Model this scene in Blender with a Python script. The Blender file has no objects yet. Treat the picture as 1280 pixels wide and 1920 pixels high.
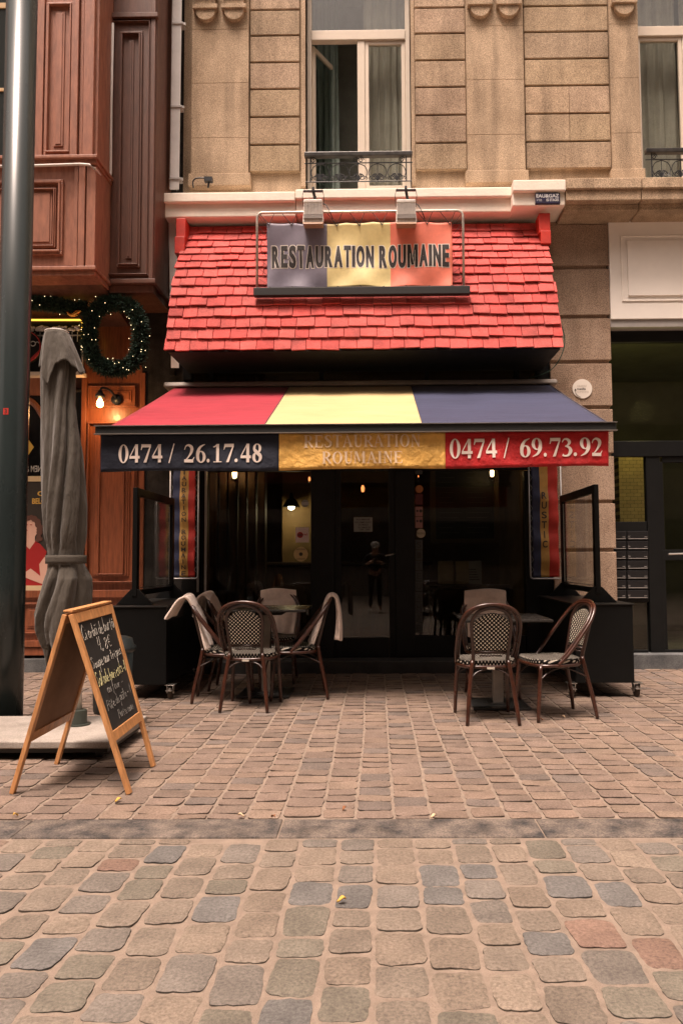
import bpy, bmesh, math, random
from mathutils import Vector, Matrix, Euler
random.seed(7)
C = bpy.context.scene.collection
sc = bpy.context.scene
R = math.radians

# ------------------------------------------------------------------ camera
FPX, CX, CY, HZ, CH = 1400.0, 690.0, 965.0, 1048.0, 1.24
cam = bpy.data.cameras.new("camera")
camo = bpy.data.objects.new("camera", cam)
C.objects.link(camo)
sc.camera = camo
cam.sensor_fit = 'VERTICAL'
cam.sensor_height = 36.0
cam.lens = FPX / 1920 * 36
cam.shift_x = -(CX - 640) / 1920
cam.shift_y = (CY - 960) / 1920
cam.clip_start = 0.05
cam.clip_end = 500
PITCH = math.atan((HZ - CY) / FPX)
YAW, ROLL = 0.010, -0.006
cam_rot = Matrix.Rotation(YAW, 3, 'Z') @ Matrix.Rotation(math.pi/2 + PITCH, 3, 'X') @ Matrix.Rotation(ROLL, 3, 'Z')
camo.location = (0, 0, CH)
camo.rotation_euler = cam_rot.to_euler()

# ------------------------------------------------------------------ sky, sun, exposure
SUN_EL, SUN_AZ = R(70), R(205)          # azimuth measured from +Y clockwise: behind the camera
w = bpy.data.worlds.new("World")
sc.world = w
w.use_nodes = True
nt = w.node_tree
bg = nt.nodes['Background']
sky = nt.nodes.new('ShaderNodeTexSky')
sky.sky_type = 'NISHITA'
sky.sun_disc = False
sky.sun_elevation = SUN_EL
sky.sun_rotation = SUN_AZ
sky.dust_density = 6.0
hs = nt.nodes.new('ShaderNodeHueSaturation')
hs.inputs['Saturation'].default_value = 0.12
tint = nt.nodes.new('ShaderNodeMix')
tint.data_type = 'RGBA'
tint.blend_type = 'MULTIPLY'
tint.inputs[0].default_value = 1.0
tint.inputs[7].default_value = (1.0, 0.815, 0.71, 1)
nt.links.new(sky.outputs[0], hs.inputs['Color'])
nt.links.new(hs.outputs[0], tint.inputs[6])
# an overcast sky is about three times brighter overhead than at the horizon
wtc = nt.nodes.new('ShaderNodeTexCoord'); wsx = nt.nodes.new('ShaderNodeSeparateXYZ'); nt.links.new(wtc.outputs['Generated'], wsx.inputs[0])
wmr = nt.nodes.new('ShaderNodeMapRange'); wmr.inputs['To Min'].default_value = 0.30; wmr.inputs['To Max'].default_value = 1.35
nt.links.new(wsx.outputs['Z'], wmr.inputs['Value'])
wml = nt.nodes.new('ShaderNodeVectorMath'); wml.operation = 'SCALE'
nt.links.new(tint.outputs[2], wml.inputs[0]); nt.links.new(wmr.outputs[0], wml.inputs['Scale'])
nt.links.new(wml.outputs[0], bg.inputs['Color'])
bg.inputs['Strength'].default_value = 0.15
sl = bpy.data.lights.new("sun", 'SUN')
sl.energy = 3.0
sl.angle = R(20)
sl.color = (1.0, 0.80, 0.69)
so = bpy.data.objects.new("sun", sl)
C.objects.link(so)
sd = Vector((math.sin(SUN_AZ)*math.cos(SUN_EL), math.cos(SUN_AZ)*math.cos(SUN_EL), math.sin(SUN_EL)))
so.rotation_euler = sd.to_track_quat('Z', 'Y').to_euler()
so.location = (0, 0, 20)
sc.view_settings.view_transform = 'Standard'
sc.view_settings.look = 'None'
sc.view_settings.exposure = 0.74
sc.view_settings.gamma = 1.0
sc.view_settings.use_curve_mapping = False

# ------------------------------------------------------------------ pixel -> place
def ray(px, py):
    return cam_rot @ Vector(((px - CX) / FPX, -(py - CY) / FPX, -1))
def W(px, py, Y):
    d = ray(px, py); t = Y / d.y
    return Vector((d.x * t, Y, CH + d.z * t))
def G(px, py, z=0.0):
    d = ray(px, py); t = (z - CH) / d.z
    return Vector((d.x * t, d.y * t, z))
def RC(px0, py0, px1, py1, Y):
    xm, ym = (px0 + px1) / 2, (py0 + py1) / 2
    return W(px0, ym, Y).x, W(px1, ym, Y).x, W(xm, py1, Y).z, W(xm, py0, Y).z   # x0,x1,z0,z1
def X(px, py, Y): return W(px, py, Y).x
def Z(py, Y, px=690): return W(px, py, Y).z

# ------------------------------------------------------------------ materials
MATS = {}
def mat(name, col, rough=0.7, metal=0.0, var=0.0, vscale=6.0, bump=0.0, bscale=60.0, emit=None, estr=0.0, spec=0.5, col2=None, stretch=(1, 1, 1), coat=0.0, sheen=0.0, detail=6, alpha=None, bdist=0.01):
    if name in MATS: return MATS[name]
    m = bpy.data.materials.new(name)
    m.use_nodes = True
    t = m.node_tree; N = t.nodes; L = t.links
    b = N['Principled BSDF']
    b.inputs['Base Color'].default_value = (*col, 1)
    b.inputs['Roughness'].default_value = rough
    b.inputs['Metallic'].default_value = metal
    b.inputs['Specular IOR Level'].default_value = spec
    if coat: b.inputs['Coat Weight'].default_value = coat
    if sheen: b.inputs['Sheen Weight'].default_value = sheen
    if emit:
        b.inputs['Emission Color'].default_value = (*emit, 1)
        b.inputs['Emission Strength'].default_value = estr
    if var or bump:
        tc = N.new('ShaderNodeTexCoord')
        mp = N.new('ShaderNodeMapping'); mp.inputs['Scale'].default_value = stretch
        L.new(tc.outputs['Object'], mp.inputs['Vector'])
    if var:
        n = N.new('ShaderNodeTexNoise'); n.inputs['Scale'].default_value = vscale; n.inputs['Detail'].default_value = detail
        n.inputs['Roughness'].default_value = 0.65
        L.new(mp.outputs[0], n.inputs['Vector'])
        cr = N.new('ShaderNodeValToRGB')
        c2 = col2 if col2 else tuple(c * (1 - var) for c in col)
        c1 = col if col2 else tuple(min(1, c * (1 + var * 0.6)) for c in col)
        cr.color_ramp.elements[0].position = 0.34; cr.color_ramp.elements[0].color = (*c2, 1)
        cr.color_ramp.elements[1].position = 0.66; cr.color_ramp.elements[1].color = (*c1, 1)
        L.new(n.outputs['Fac'], cr.inputs['Fac'])
        L.new(cr.outputs['Color'], b.inputs['Base Color'])
        rr = N.new('ShaderNodeMapRange')
        rr.inputs['To Min'].default_value = min(1, rough + 0.08); rr.inputs['To Max'].default_value = max(0.05, rough - 0.1)
        L.new(n.outputs['Fac'], rr.inputs['Value']); L.new(rr.outputs[0], b.inputs['Roughness'])
    if bump:
        n2 = N.new('ShaderNodeTexNoise'); n2.inputs['Scale'].default_value = bscale; n2.inputs['Detail'].default_value = 5
        L.new(mp.outputs[0], n2.inputs['Vector'])
        bp = N.new('ShaderNodeBump'); bp.inputs['Strength'].default_value = bump; bp.inputs['Distance'].default_value = bdist
        L.new(n2.outputs['Fac'], bp.inputs['Height']); L.new(bp.outputs[0], b.inputs['Normal'])
    MATS[name] = m
    return m

def glass_mat(name, tintc=(0.6, 0.62, 0.6), ior=1.5, rough=0.0):
    m = bpy.data.materials.new(name); m.use_nodes = True
    t = m.node_tree; N = t.nodes; L = t.links
    N.remove(N['Principled BSDF'])
    tr = N.new('ShaderNodeBsdfTransparent'); tr.inputs[0].default_value = (*tintc, 1)
    gl = N.new('ShaderNodeBsdfGlossy'); gl.inputs['Roughness'].default_value = rough
    # Schlick reflectance from the facing angle (same for both faces of the pane)
    f0 = ((ior - 1) / (ior + 1)) ** 2
    lw = N.new('ShaderNodeLayerWeight'); lw.inputs['Blend'].default_value = 0.5
    pw = N.new('ShaderNodeMath'); pw.operation = 'POWER'; pw.inputs[1].default_value = 5
    L.new(lw.outputs['Facing'], pw.inputs[0])
    fr = N.new('ShaderNodeMath'); fr.operation = 'MULTIPLY_ADD'; fr.inputs[1].default_value = 1 - f0; fr.inputs[2].default_value = f0
    L.new(pw.outputs[0], fr.inputs[0])
    nz = N.new('ShaderNodeTexNoise'); nz.inputs['Scale'].default_value = 1.6
    tc = N.new('ShaderNodeTexCoord'); L.new(tc.outputs['Object'], nz.inputs['Vector'])
    bp = N.new('ShaderNodeBump'); bp.inputs['Strength'].default_value = 0.05; bp.inputs['Distance'].default_value = 0.02
    L.new(nz.outputs['Fac'], bp.inputs['Height']); L.new(bp.outputs[0], gl.inputs['Normal'])
    mx = N.new('ShaderNodeMixShader')
    L.new(fr.outputs[0], mx.inputs[0]); L.new(tr.outputs[0], mx.inputs[1]); L.new(gl.outputs[0], mx.inputs[2])
    L.new(mx.outputs[0], N['Material Output'].inputs['Surface'])
    MATS[name] = m
    return m

def stone_mat(name, c1, c2, speck=0.25, grime=0.5, scale=1.0, blocks=False):
    """weathered limestone: broad staining, fine pits, vertical drips"""
    m = bpy.data.materials.new(name); m.use_nodes = True
    t = m.node_tree; N = t.nodes; L = t.links; b = N['Principled BSDF']
    tc = N.new('ShaderNodeTexCoord')
    n1 = N.new('ShaderNodeTexNoise'); n1.inputs['Scale'].default_value = 1.7 * scale; n1.inputs['Detail'].default_value = 8; n1.inputs['Roughness'].default_value = 0.62
    L.new(tc.outputs['Object'], n1.inputs['Vector'])
    mp = N.new('ShaderNodeMapping'); mp.inputs['Scale'].default_value = (7, 7, 0.9)
    L.new(tc.outputs['Object'], mp.inputs['Vector'])
    n2 = N.new('ShaderNodeTexNoise'); n2.inputs['Scale'].default_value = 1.0; n2.inputs['Detail'].default_value = 5
    L.new(mp.outputs[0], n2.inputs['Vector'])
    n3 = N.new('ShaderNodeTexNoise'); n3.inputs['Scale'].default_value = 95; n3.inputs['Detail'].default_value = 3; n3.inputs['Roughness'].default_value = 0.8
    L.new(tc.outputs['Object'], n3.inputs['Vector'])
    cr = N.new('ShaderNodeValToRGB')
    cr.color_ramp.elements[0].position = 0.33; cr.color_ramp.elements[0].color = (*c2, 1)
    cr.color_ramp.elements[1].position = 0.62; cr.color_ramp.elements[1].color = (*c1, 1)
    L.new(n1.outputs['Fac'], cr.inputs['Fac'])
    mr = N.new('ShaderNodeMapRange'); mr.inputs['From Min'].default_value = 0.45; mr.inputs['From Max'].default_value = 0.75
    mr.inputs['To Min'].default_value = 1.0; mr.inputs['To Max'].default_value = 1.0 - grime
    L.new(n2.outputs['Fac'], mr.inputs['Value'])
    m1 = N.new('ShaderNodeMix'); m1.data_type = 'RGBA'; m1.blend_type = 'MULTIPLY'; m1.inputs[0].default_value = 1
    L.new(cr.outputs[0], m1.inputs[6]); L.new(mr.outputs[0], m1.inputs[7])
    ms = N.new('ShaderNodeMapRange'); ms.inputs['From Min'].default_value = 0.3; ms.inputs['From Max'].default_value = 0.65
    ms.inputs['To Min'].default_value = 1.0 - speck * 1.6; ms.inputs['To Max'].default_value = 1.0 + speck * 0.5
    L.new(n3.outputs['Fac'], ms.inputs['Value'])
    m2 = N.new('ShaderNodeMix'); m2.data_type = 'RGBA'; m2.blend_type = 'MULTIPLY'; m2.inputs[0].default_value = 1
    L.new(m1.outputs[2], m2.inputs[6]); L.new(ms.outputs[0], m2.inputs[7])
    out_ = m2.outputs[2]
    if blocks:
        at = N.new('ShaderNodeAttribute'); at.attribute_name = 'Col'
        m3 = N.new('ShaderNodeMix'); m3.data_type = 'RGBA'; m3.blend_type = 'MULTIPLY'; m3.inputs[0].default_value = 1
        L.new(out_, m3.inputs[6]); L.new(at.outputs['Color'], m3.inputs[7]); out_ = m3.outputs[2]
    L.new(out_, b.inputs['Base Color'])
    b.inputs['Roughness'].default_value = 0.9
    b.inputs['Specular IOR Level'].default_value = 0.2
    bp = N.new('ShaderNodeBump'); bp.inputs['Strength'].default_value = 0.5; bp.inputs['Distance'].default_value = 0.008
    L.new(n3.outputs['Fac'], bp.inputs['Height']); L.new(bp.outputs[0], b.inputs['Normal'])
    MATS[name] = m
    return m

def attr_mat(name, rough=0.8, speck=0.35, bump=0.6, bscale=90, spec=0.3, bdist=0.006, blot=0.3):
    """colour from the mesh's 'Col' attribute (one colour per stone / tile) broken up by grain"""
    m = bpy.data.materials.new(name); m.use_nodes = True
    t = m.node_tree; N = t.nodes; L = t.links; b = N['Principled BSDF']
    at = N.new('ShaderNodeAttribute'); at.attribute_name = 'Col'
    tc = N.new('ShaderNodeTexCoord')
    n3 = N.new('ShaderNodeTexNoise'); n3.inputs['Scale'].default_value = bscale; n3.inputs['Detail'].default_value = 4; n3.inputs['Roughness'].default_value = 0.75
    n4 = N.new('ShaderNodeTexNoise'); n4.inputs['Scale'].default_value = 7; n4.inputs['Detail'].default_value = 5
    L.new(tc.outputs['Object'], n3.inputs['Vector']); L.new(tc.outputs['Object'], n4.inputs['Vector'])
    ms = N.new('ShaderNodeMapRange'); ms.inputs['From Min'].default_value = 0.3; ms.inputs['From Max'].default_value = 0.7
    ms.inputs['To Min'].default_value = 1.0 - speck; ms.inputs['To Max'].default_value = 1.0 + speck
    L.new(n3.outputs['Fac'], ms.inputs['Value'])
    ml = N.new('ShaderNodeMapRange'); ml.inputs['From Min'].default_value = 0.3; ml.inputs['From Max'].default_value = 0.7
    ml.inputs['To Min'].default_value = 1.0 - blot; ml.inputs['To Max'].default_value = 1.0 + blot
    L.new(n4.outputs['Fac'], ml.inputs['Value'])
    mu = N.new('ShaderNodeMath'); mu.operation = 'MULTIPLY'
    L.new(ms.outputs[0], mu.inputs[0]); L.new(ml.outputs[0], mu.inputs[1])
    m2 = N.new('ShaderNodeMix'); m2.data_type = 'RGBA'; m2.blend_type = 'MULTIPLY'; m2.inputs[0].default_value = 1
    L.new(at.outputs['Color'], m2.inputs[6]); L.new(mu.outputs[0], m2.inputs[7])
    L.new(m2.outputs[2], b.inputs['Base Color'])
    b.inputs['Roughness'].default_value = rough
    b.inputs['Specular IOR Level'].default_value = spec
    bp = N.new('ShaderNodeBump'); bp.inputs['Strength'].default_value = bump; bp.inputs['Distance'].default_value = bdist
    L.new(n3.outputs['Fac'], bp.inputs['Height']); L.new(bp.outputs[0], b.inputs['Normal'])
    MATS[name] = m
    return m

def weave_mat(name, dx, dy, dot, dark, light):
    """rattan weave: staggered light strands over dark, laid out by the panel's own UVs in metres"""
    m = bpy.data.materials.new(name); m.use_nodes = True
    t = m.node_tree; N = t.nodes; L = t.links; b = N['Principled BSDF']
    uv = N.new('ShaderNodeUVMap')
    def lat(off):
        mp = N.new('ShaderNodeMapping'); mp.inputs['Scale'].default_value = (1/dx, 1/dy, 1); mp.inputs['Location'].default_value = (off, off, 0)
        L.new(uv.outputs[0], mp.inputs['Vector'])
        fr = N.new('ShaderNodeVectorMath'); fr.operation = 'FRACTION'; L.new(mp.outputs[0], fr.inputs[0])
        sb = N.new('ShaderNodeVectorMath'); sb.operation = 'SUBTRACT'; sb.inputs[1].default_value = (0.5, 0.5, 0); L.new(fr.outputs[0], sb.inputs[0])
        ln = N.new('ShaderNodeVectorMath'); ln.operation = 'LENGTH'; L.new(sb.outputs[0], ln.inputs[0])
        return ln.outputs['Value']
    mn = N.new('ShaderNodeMath'); mn.operation = 'MINIMUM'
    L.new(lat(0.0), mn.inputs[0]); L.new(lat(0.5), mn.inputs[1])
    mr = N.new('ShaderNodeMapRange'); mr.inputs['From Min'].default_value = dot + 0.03; mr.inputs['From Max'].default_value = dot - 0.03
    L.new(mn.outputs[0], mr.inputs['Value'])
    mx = N.new('ShaderNodeMix'); mx.data_type = 'RGBA'
    mx.inputs[6].default_value = (*dark, 1); mx.inputs[7].default_value = (*light, 1)
    L.new(mr.outputs[0], mx.inputs[0]); L.new(mx.outputs[2], b.inputs['Base Color'])
    bp = N.new('ShaderNodeBump'); bp.inputs['Strength'].default_value = 0.8; bp.inputs['Distance'].default_value = 0.003
    L.new(mr.outputs[0], bp.inputs['Height']); L.new(bp.outputs[0], b.inputs['Normal'])
    b.inputs['Roughness'].default_value = 0.6
    b.inputs['Specular IOR Level'].default_value = 0.12
    MATS[name] = m
    return m

# ------------------------------------------------------------------ mesh builder
class MB:
    def __init__(s):
        s.v = []; s.f = []; s.mi = []; s.col = []; s.uv = {}
    def add(s, vs, fs, mi=0, col=None):
        o = len(s.v)
        s.v += [Vector(p) for p in vs]
        for f in fs:
            s.f.append([o + i for i in f]); s.mi.append(mi)
        if col is not None: s.col += [col] * len(vs)
        return o
    def box(s, x0, x1, y0, y1, z0, z1, mi=0, col=None):
        x0, x1 = min(x0, x1), max(x0, x1); y0, y1 = min(y0, y1), max(y0, y1); z0, z1 = min(z0, z1), max(z0, z1)
        vs = [(x0,y0,z0),(x1,y0,z0),(x1,y1,z0),(x0,y1,z0),(x0,y0,z1),(x1,y0,z1),(x1,y1,z1),(x0,y1,z1)]
        s.add(vs, [(0,3,2,1),(4,5,6,7),(0,1,5,4),(1,2,6,5),(2,3,7,6),(3,0,4,7)], mi, col)
        return s
    def hexa(s, p, mi=0, col=None):   # 8 points, bottom 4 then top 4
        s.add(p, [(0,3,2,1),(4,5,6,7),(0,1,5,4),(1,2,6,5),(2,3,7,6),(3,0,4,7)], mi, col)
        return s
    def beam(s, a, b, wx, wy, mi=0, up=Vector((0,0,1))):
        a = Vector(a); b = Vector(b); d = (b - a).normalized()
        if abs(d.dot(up)) > 0.98: up = Vector((0, 1, 0))
        u = d.cross(up).normalized() * wx / 2; v = u.cross(d).normalized() * wy / 2
        s.hexa([a-u-v, a+u-v, a+u+v, a-u+v, b-u-v, b+u-v, b+u+v, b-u+v], mi)
        return s
    def tube(s, pts, r, n=8, mi=0, closed=False, smooth=0, cap=True):
        pts = [Vector(p) for p in pts]
        if smooth: pts = catmull(pts, smooth, closed)
        m = len(pts); rs = r if isinstance(r, (list, tuple)) else None
        if rs and len(rs) != m:
            rs = [rs[0] + (rs[-1] - rs[0]) * i / (m - 1) for i in range(m)] if len(rs) == 2 else [interp_list(rs, i / (m - 1)) for i in range(m)]
        rings = []; pu = None
        for i, p in enumerate(pts):
            if closed: d = (pts[(i+1) % m] - pts[i-1])
            else: d = pts[min(i+1, m-1)] - pts[max(i-1, 0)]
            if d.length < 1e-9: d = Vector((0, 0, 1))
            d.normalize()
            if pu is None:
                h = Vector((0, 0, 1)) if abs(d.z) < 0.9 else Vector((1, 0, 0))
                u = d.cross(h).normalized()
            else:
                u = (pu - d * pu.dot(d)).normalized()
            pu = u; v = d.cross(u)
            rad = rs[i] if rs else r
            rings.append([p + (u * math.cos(2*math.pi*k/n) + v * math.sin(2*math.pi*k/n)) * rad for k in range(n)])
        vs = [q for rg in rings for q in rg]; fs = []
        for i in range(m if closed else m - 1):
            j = (i + 1) % m
            for k in range(n):
                k2 = (k + 1) % n
                fs.append((i*n+k, i*n+k2, j*n+k2, j*n+k))
        if not closed and cap:
            fs.append(tuple(reversed(range(n)))); fs.append(tuple((m-1)*n + k for k in range(n)))
        s.add(vs, fs, mi)
        return s
    def lathe(s, prof, c=(0,0,0), n=24, mi=0, axis='Z'):
        c = Vector(c); vs = []; m = len(prof)
        for (r, z) in prof:
            for k in range(n):
                a = 2*math.pi*k/n
                p = Vector((r*math.cos(a), r*math.sin(a), z))
                if axis == 'Y': p = Vector((p.x, p.z, p.y))
                if axis == 'X': p = Vector((p.z, p.x, p.y))
                vs.append(c + p)
        fs = [(i*n+k, i*n+(k+1)%n, (i+1)*n+(k+1)%n, (i+1)*n+k) for i in range(m-1) for k in range(n)]
        fs.append(tuple(reversed(range(n)))); fs.append(tuple((m-1)*n+k for k in range(n)))
        s.add(vs, fs, mi)
        return s
    def poly(s, pts, th, n=Vector((0,-1,0)), mi=0, col=None):   # convex or simple polygon given thickness behind it
        pts = [Vector(p) for p in pts]; m = len(pts); off = -Vector(n).normalized() * th
        vs = pts + [p + off for p in pts]
        fs = [tuple(range(m)), tuple(reversed(range(m, 2*m)))] + [(i, i+m, (i+1)%m+m, (i+1)%m) for i in range(m)]
        s.add(vs, fs, mi, col)
        return s
    def grid(s, fn, nu, nv, mi=0, closed_u=False, uvfn=None, mifn=None):
        o = len(s.v)
        for j in range(nv + 1):
            for i in range(nu + (0 if closed_u else 1)):
                s.v.append(Vector(fn(i / nu, j / nv)))
        W_ = nu + (0 if closed_u else 1)
        for j in range(nv):
            for i in range(nu):
                i2 = (i + 1) % W_ if closed_u else i + 1
                s.f.append([o + j*W_ + i, o + j*W_ + i2, o + (j+1)*W_ + i2, o + (j+1)*W_ + i])
                s.mi.append(mifn((i+.5)/nu, (j+.5)/nv) if mifn else mi)
                if uvfn:
                    s.uv[len(s.f)-1] = [uvfn(a, b) for a, b in ((i/nu, j/nv), ((i+1)/nu, j/nv), ((i+1)/nu, (j+1)/nv), (i/nu, (j+1)/nv))]
        return s
    def build(s, name, mats, parent=None, bevel=0.0, smooth=False, local=False, solid=0.0, flip=False, autosm=None):
        me = bpy.data.meshes.new(name)
        o0 = Vector((0, 0, 0))
        if parent is not None and not local:
            q = parent
            while q is not None: o0 += q.location; q = q.parent
        me.from_pydata([tuple(p - o0) for p in s.v], [], s.f)
        if not isinstance(mats, (list, tuple)): mats = [mats]
        for m_ in mats: me.materials.append(m_)
        if len(mats) > 1: me.polygons.foreach_set('material_index', s.mi)
        if s.col and len(s.col) == len(s.v):
            ca = me.color_attributes.new('Col', 'FLOAT_COLOR', 'POINT')
            ca.data.foreach_set('color', [c for cc in s.col for c in (*cc, 1.0)])
        if s.uv:
            ul = me.uv_layers.new(name='UVMap')
            for p in me.polygons:
                q = s.uv.get(p.index)
                if q:
                    for k, li in enumerate(p.loop_indices): ul.data[li].uv = q[k]
        if smooth: me.polygons.foreach_set('use_smooth', [True] * len(me.polygons))
        me.update()
        if flip: me.flip_normals()
        ob = bpy.data.objects.new(name, me)
        C.objects.link(ob)
        if parent is not None: ob.parent = parent
        if solid:
            md = ob.modifiers.new('solidify', 'SOLIDIFY'); md.thickness = solid; md.offset = 0
        if bevel:
            md = ob.modifiers.new('bevel', 'BEVEL'); md.width = bevel; md.segments = 2; md.limit_method = 'ANGLE'; md.angle_limit = R(40)
        return ob

def comps(mb):
    par = list(range(len(mb.v)))
    def find(a):
        while par[a] != a: par[a] = par[par[a]]; a = par[a]
        return a
    for f in mb.f:
        r = find(f[0])
        for i in f[1:]: par[find(i)] = r
    out = {}
    for k, f in enumerate(mb.f): out.setdefault(find(f[0]), []).append(k)
    return list(out.values())
def build_each(mb, name, mats, parent=None, join=0.0, **kw):
    """every loose piece its own mesh; pieces whose x ranges touch within `join` stay together"""
    groups = []
    for fs in comps(mb):
        xs = [mb.v[i].x for k in fs for i in mb.f[k]]; groups.append([min(xs), max(xs), fs])
    if join:
        groups.sort(key=lambda g: g[0]); m_ = []
        for g in groups:
            if m_ and g[0] <= m_[-1][1] + join: m_[-1][1] = max(m_[-1][1], g[1]); m_[-1][2] += g[2]
            else: m_.append(g)
        groups = m_
    res = []
    for g in groups:
        n = MB(); idx = {}
        for k in g[2]:
            f = []
            for i in mb.f[k]:
                if i not in idx:
                    idx[i] = len(n.v); n.v.append(mb.v[i])
                    if mb.col: n.col.append(mb.col[i])
                f.append(idx[i])
            n.f.append(f); n.mi.append(mb.mi[k])
        res.append(n.build(name, mats, parent, **kw))
    return res

def interp_list(l, t):
    f = t * (len(l) - 1); i = min(int(f), len(l) - 2)
    return l[i] + (l[i+1] - l[i]) * (f - i)
def lerp(a, b, t): return a + (b - a) * t
def catmull(pts, k, closed=False):
    out = []; m = len(pts)
    rng = range(m) if closed else range(m - 1)
    for i in rng:
        p0 = pts[(i-1) % m] if closed else pts[max(i-1, 0)]
        p1 = pts[i]; p2 = pts[(i+1) % m]
        p3 = pts[(i+2) % m] if closed else pts[min(i+2, m-1)]
        for j in range(k):
            t = j / k
            out.append(0.5 * ((2*p1) + (p2-p0)*t + (2*p0-5*p1+4*p2-p3)*t*t + (3*p1-p0-3*p2+p3)*t**3))
    if not closed: out.append(pts[-1])
    return out

def thing(name, label, cat, loc=(0,0,0), group=None, rz=0):
    o = bpy.data.objects.new(name, None); C.objects.link(o)
    o.empty_display_size = 0.1
    o.location = loc; o.rotation_euler = (0, 0, rz)
    return tag(o, label, cat, group)
def tag(o, label, cat, group=None):
    o['label'] = label; o['category'] = cat
    if group: o['group'] = group
    return o
def struct(o, label=None):
    o['kind'] = 'structure'
    if label: o['label'] = label
    return o
def dup(root, loc, rz, label):
    r = root.copy(); C.objects.link(r); r.location = loc; r.rotation_euler = (0, 0, rz); r['label'] = label
    for ch in list(root.children):
        c = ch.copy(); C.objects.link(c); c.parent = r
        for g in ch.children:
            d = g.copy(); C.objects.link(d); d.parent = c
    return r

# ------------------------------------------------------------------ lettering
def text2d(s, bold=0.0, cuts=0, sp=1.0):
    """outline text -> (verts, faces) scaled to a unit box"""
    cu = bpy.data.curves.new('lettering', 'FONT'); cu.body = s; cu.resolution_u = 4; cu.offset = bold; cu.space_character = sp
    ob = bpy.data.objects.new('lettering', cu); C.objects.link(ob)
    dg = bpy.context.evaluated_depsgraph_get(); dg.update()
    me = bpy.data.meshes.new_from_object(ob.evaluated_get(dg))
    bpy.data.objects.remove(ob); bpy.data.curves.remove(cu)
    bm = bmesh.new(); bm.from_mesh(me); bpy.data.meshes.remove(me)
    xs = [v.co.x for v in bm.verts]; ys = [v.co.y for v in bm.verts]
    x0, x1, y0, y1 = min(xs), max(xs), min(ys), max(ys)
    for v in bm.verts: v.co = Vector(((v.co.x-x0)/(x1-x0), (v.co.y-y0)/(y1-y0), 0))
    for k in range(1, cuts):
        bmesh.ops.bisect_plane(bm, geom=bm.verts[:]+bm.edges[:]+bm.faces[:], plane_co=(k/cuts, 0, 0), plane_no=(1, 0, 0))
    if cuts:
        for k in range(1, 5):
            bmesh.ops.bisect_plane(bm, geom=bm.verts[:]+bm.edges[:]+bm.faces[:], plane_co=(0, k/5, 0), plane_no=(0, 1, 0))
    vs = [(v.co.x, v.co.y) for v in bm.verts]; bm.verts.index_update()
    fs = [tuple(v.index for v in f.verts) for f in bm.faces]; bm.free()
    return vs, fs
def put2d(mb, geo, fn, mi=0):
    vs, fs = geo
    mb.add([fn(x, y) for x, y in vs], fs, mi)
def put_text(mb, s, x0, x1, z0, z1, Y, mi=0, bold=0.0):
    put2d(mb, text2d(s, bold), lambda u, v: Vector((lerp(x0, x1, u), Y, lerp(z0, z1, v))), mi)

# serif bold figures as ribbons of changing width, unit cap height, advance .74
def ribbon(pts, sub=7):
    P = catmull([Vector((a, b, c)) for a, b, c in pts], sub) if len(pts) > 2 else [Vector(p) for p in pts]
    vs = []; fs = []
    for i, p in enumerate(P):
        d = P[min(i+1, len(P)-1)] - P[max(i-1, 0)]; d = Vector((d.x, d.y)); d.normalize()
        nrm = Vector((-d.y, d.x)) * p.z / 2
        vs += [(p.x + nrm.x, p.y + nrm.y), (p.x - nrm.x, p.y - nrm.y)]
        if i: fs.append((2*i-2, 2*i-1, 2*i+1, 2*i))
    return vs, fs
def ring2(cx, cy, rx, ry, ix, iy, n=28):
    vs = []; fs = []
    for k in range(n):
        a = 2*math.pi*k/n
        vs += [(cx+rx*math.cos(a), cy+ry*math.sin(a)), (cx+ix*math.cos(a), cy+iy*math.sin(a))]
        j = (k+1) % n
        fs.append((2*k, 2*j, 2*j+1, 2*k+1))
    return vs, fs
def rect2(x0, y0, x1, y1): return [(x0,y0),(x1,y0),(x1,y1),(x0,y1)], [(0,1,2,3)]
def pol2(*p): return list(p), [tuple(range(len(p)))]
SER = {
 '0': [ring2(.37,.5,.33,.515,.14,.46)],
 '1': [rect2(.29,.03,.48,1), ribbon([(.1,.83,.05),(.22,.87,.07),(.34,.96,.1)]), rect2(.1,0,.66,.05)],
 '2': [ribbon([(.06,.70,.05),(.15,.88,.07),(.34,.94,.12),(.53,.80,.2),(.50,.58,.17),(.32,.32,.08),(.10,.10,.06)]), rect2(.04,0,.62,.17), pol2((.58,.05),(.70,.3),(.66,.3),(.54,.15))],
 '3': [ribbon([(.07,.76,.04),(.18,.91,.08),(.38,.92,.13),(.51,.77,.19),(.42,.61,.1),(.25,.54,.05)]), ribbon([(.25,.55,.05),(.48,.48,.13),(.58,.29,.21),(.45,.07,.13),(.22,.03,.08),(.10,.09,.14)])],
 '4': [rect2(.41,0,.60,1), rect2(.03,.22,.70,.37), ribbon([(.06,.33,.06),(.46,.98,.06)])],
 '6': [ring2(.38,.31,.32,.325,.12,.265), ribbon([(.15,.32,.18),(.19,.58,.2),(.36,.84,.13),(.66,.99,.03)])],
 '7': [rect2(.08,.83,.70,1), pol2((.04,.68),(.08,.68),(.16,.84),(.08,.9)), pol2((.60,.84),(.70,.84),(.70,.88),(.40,0),(.22,0))],
 '8': [ring2(.37,.74,.27,.27,.105,.215), ring2(.37,.27,.32,.285,.12,.22), ribbon([(.18,.68,.16),(.37,.52,.2),(.56,.34,.18)])],
 '9': None,
 '/': [ribbon([(.03,-.04,.07),(.36,1.03,.07)])],
 '.': [ring2(.12,.1,.1,.1,.001,.001)],
}
SER['9'] = [([(.74-x, 1-y) for x, y in vs], fs) for vs, fs in SER['6']]
def st(x): return [rect2(x-.085, .02, x+.085, .98), rect2(x-.15, 0, x+.15, .045), rect2(x-.15, .955, x+.15, 1)]
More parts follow.
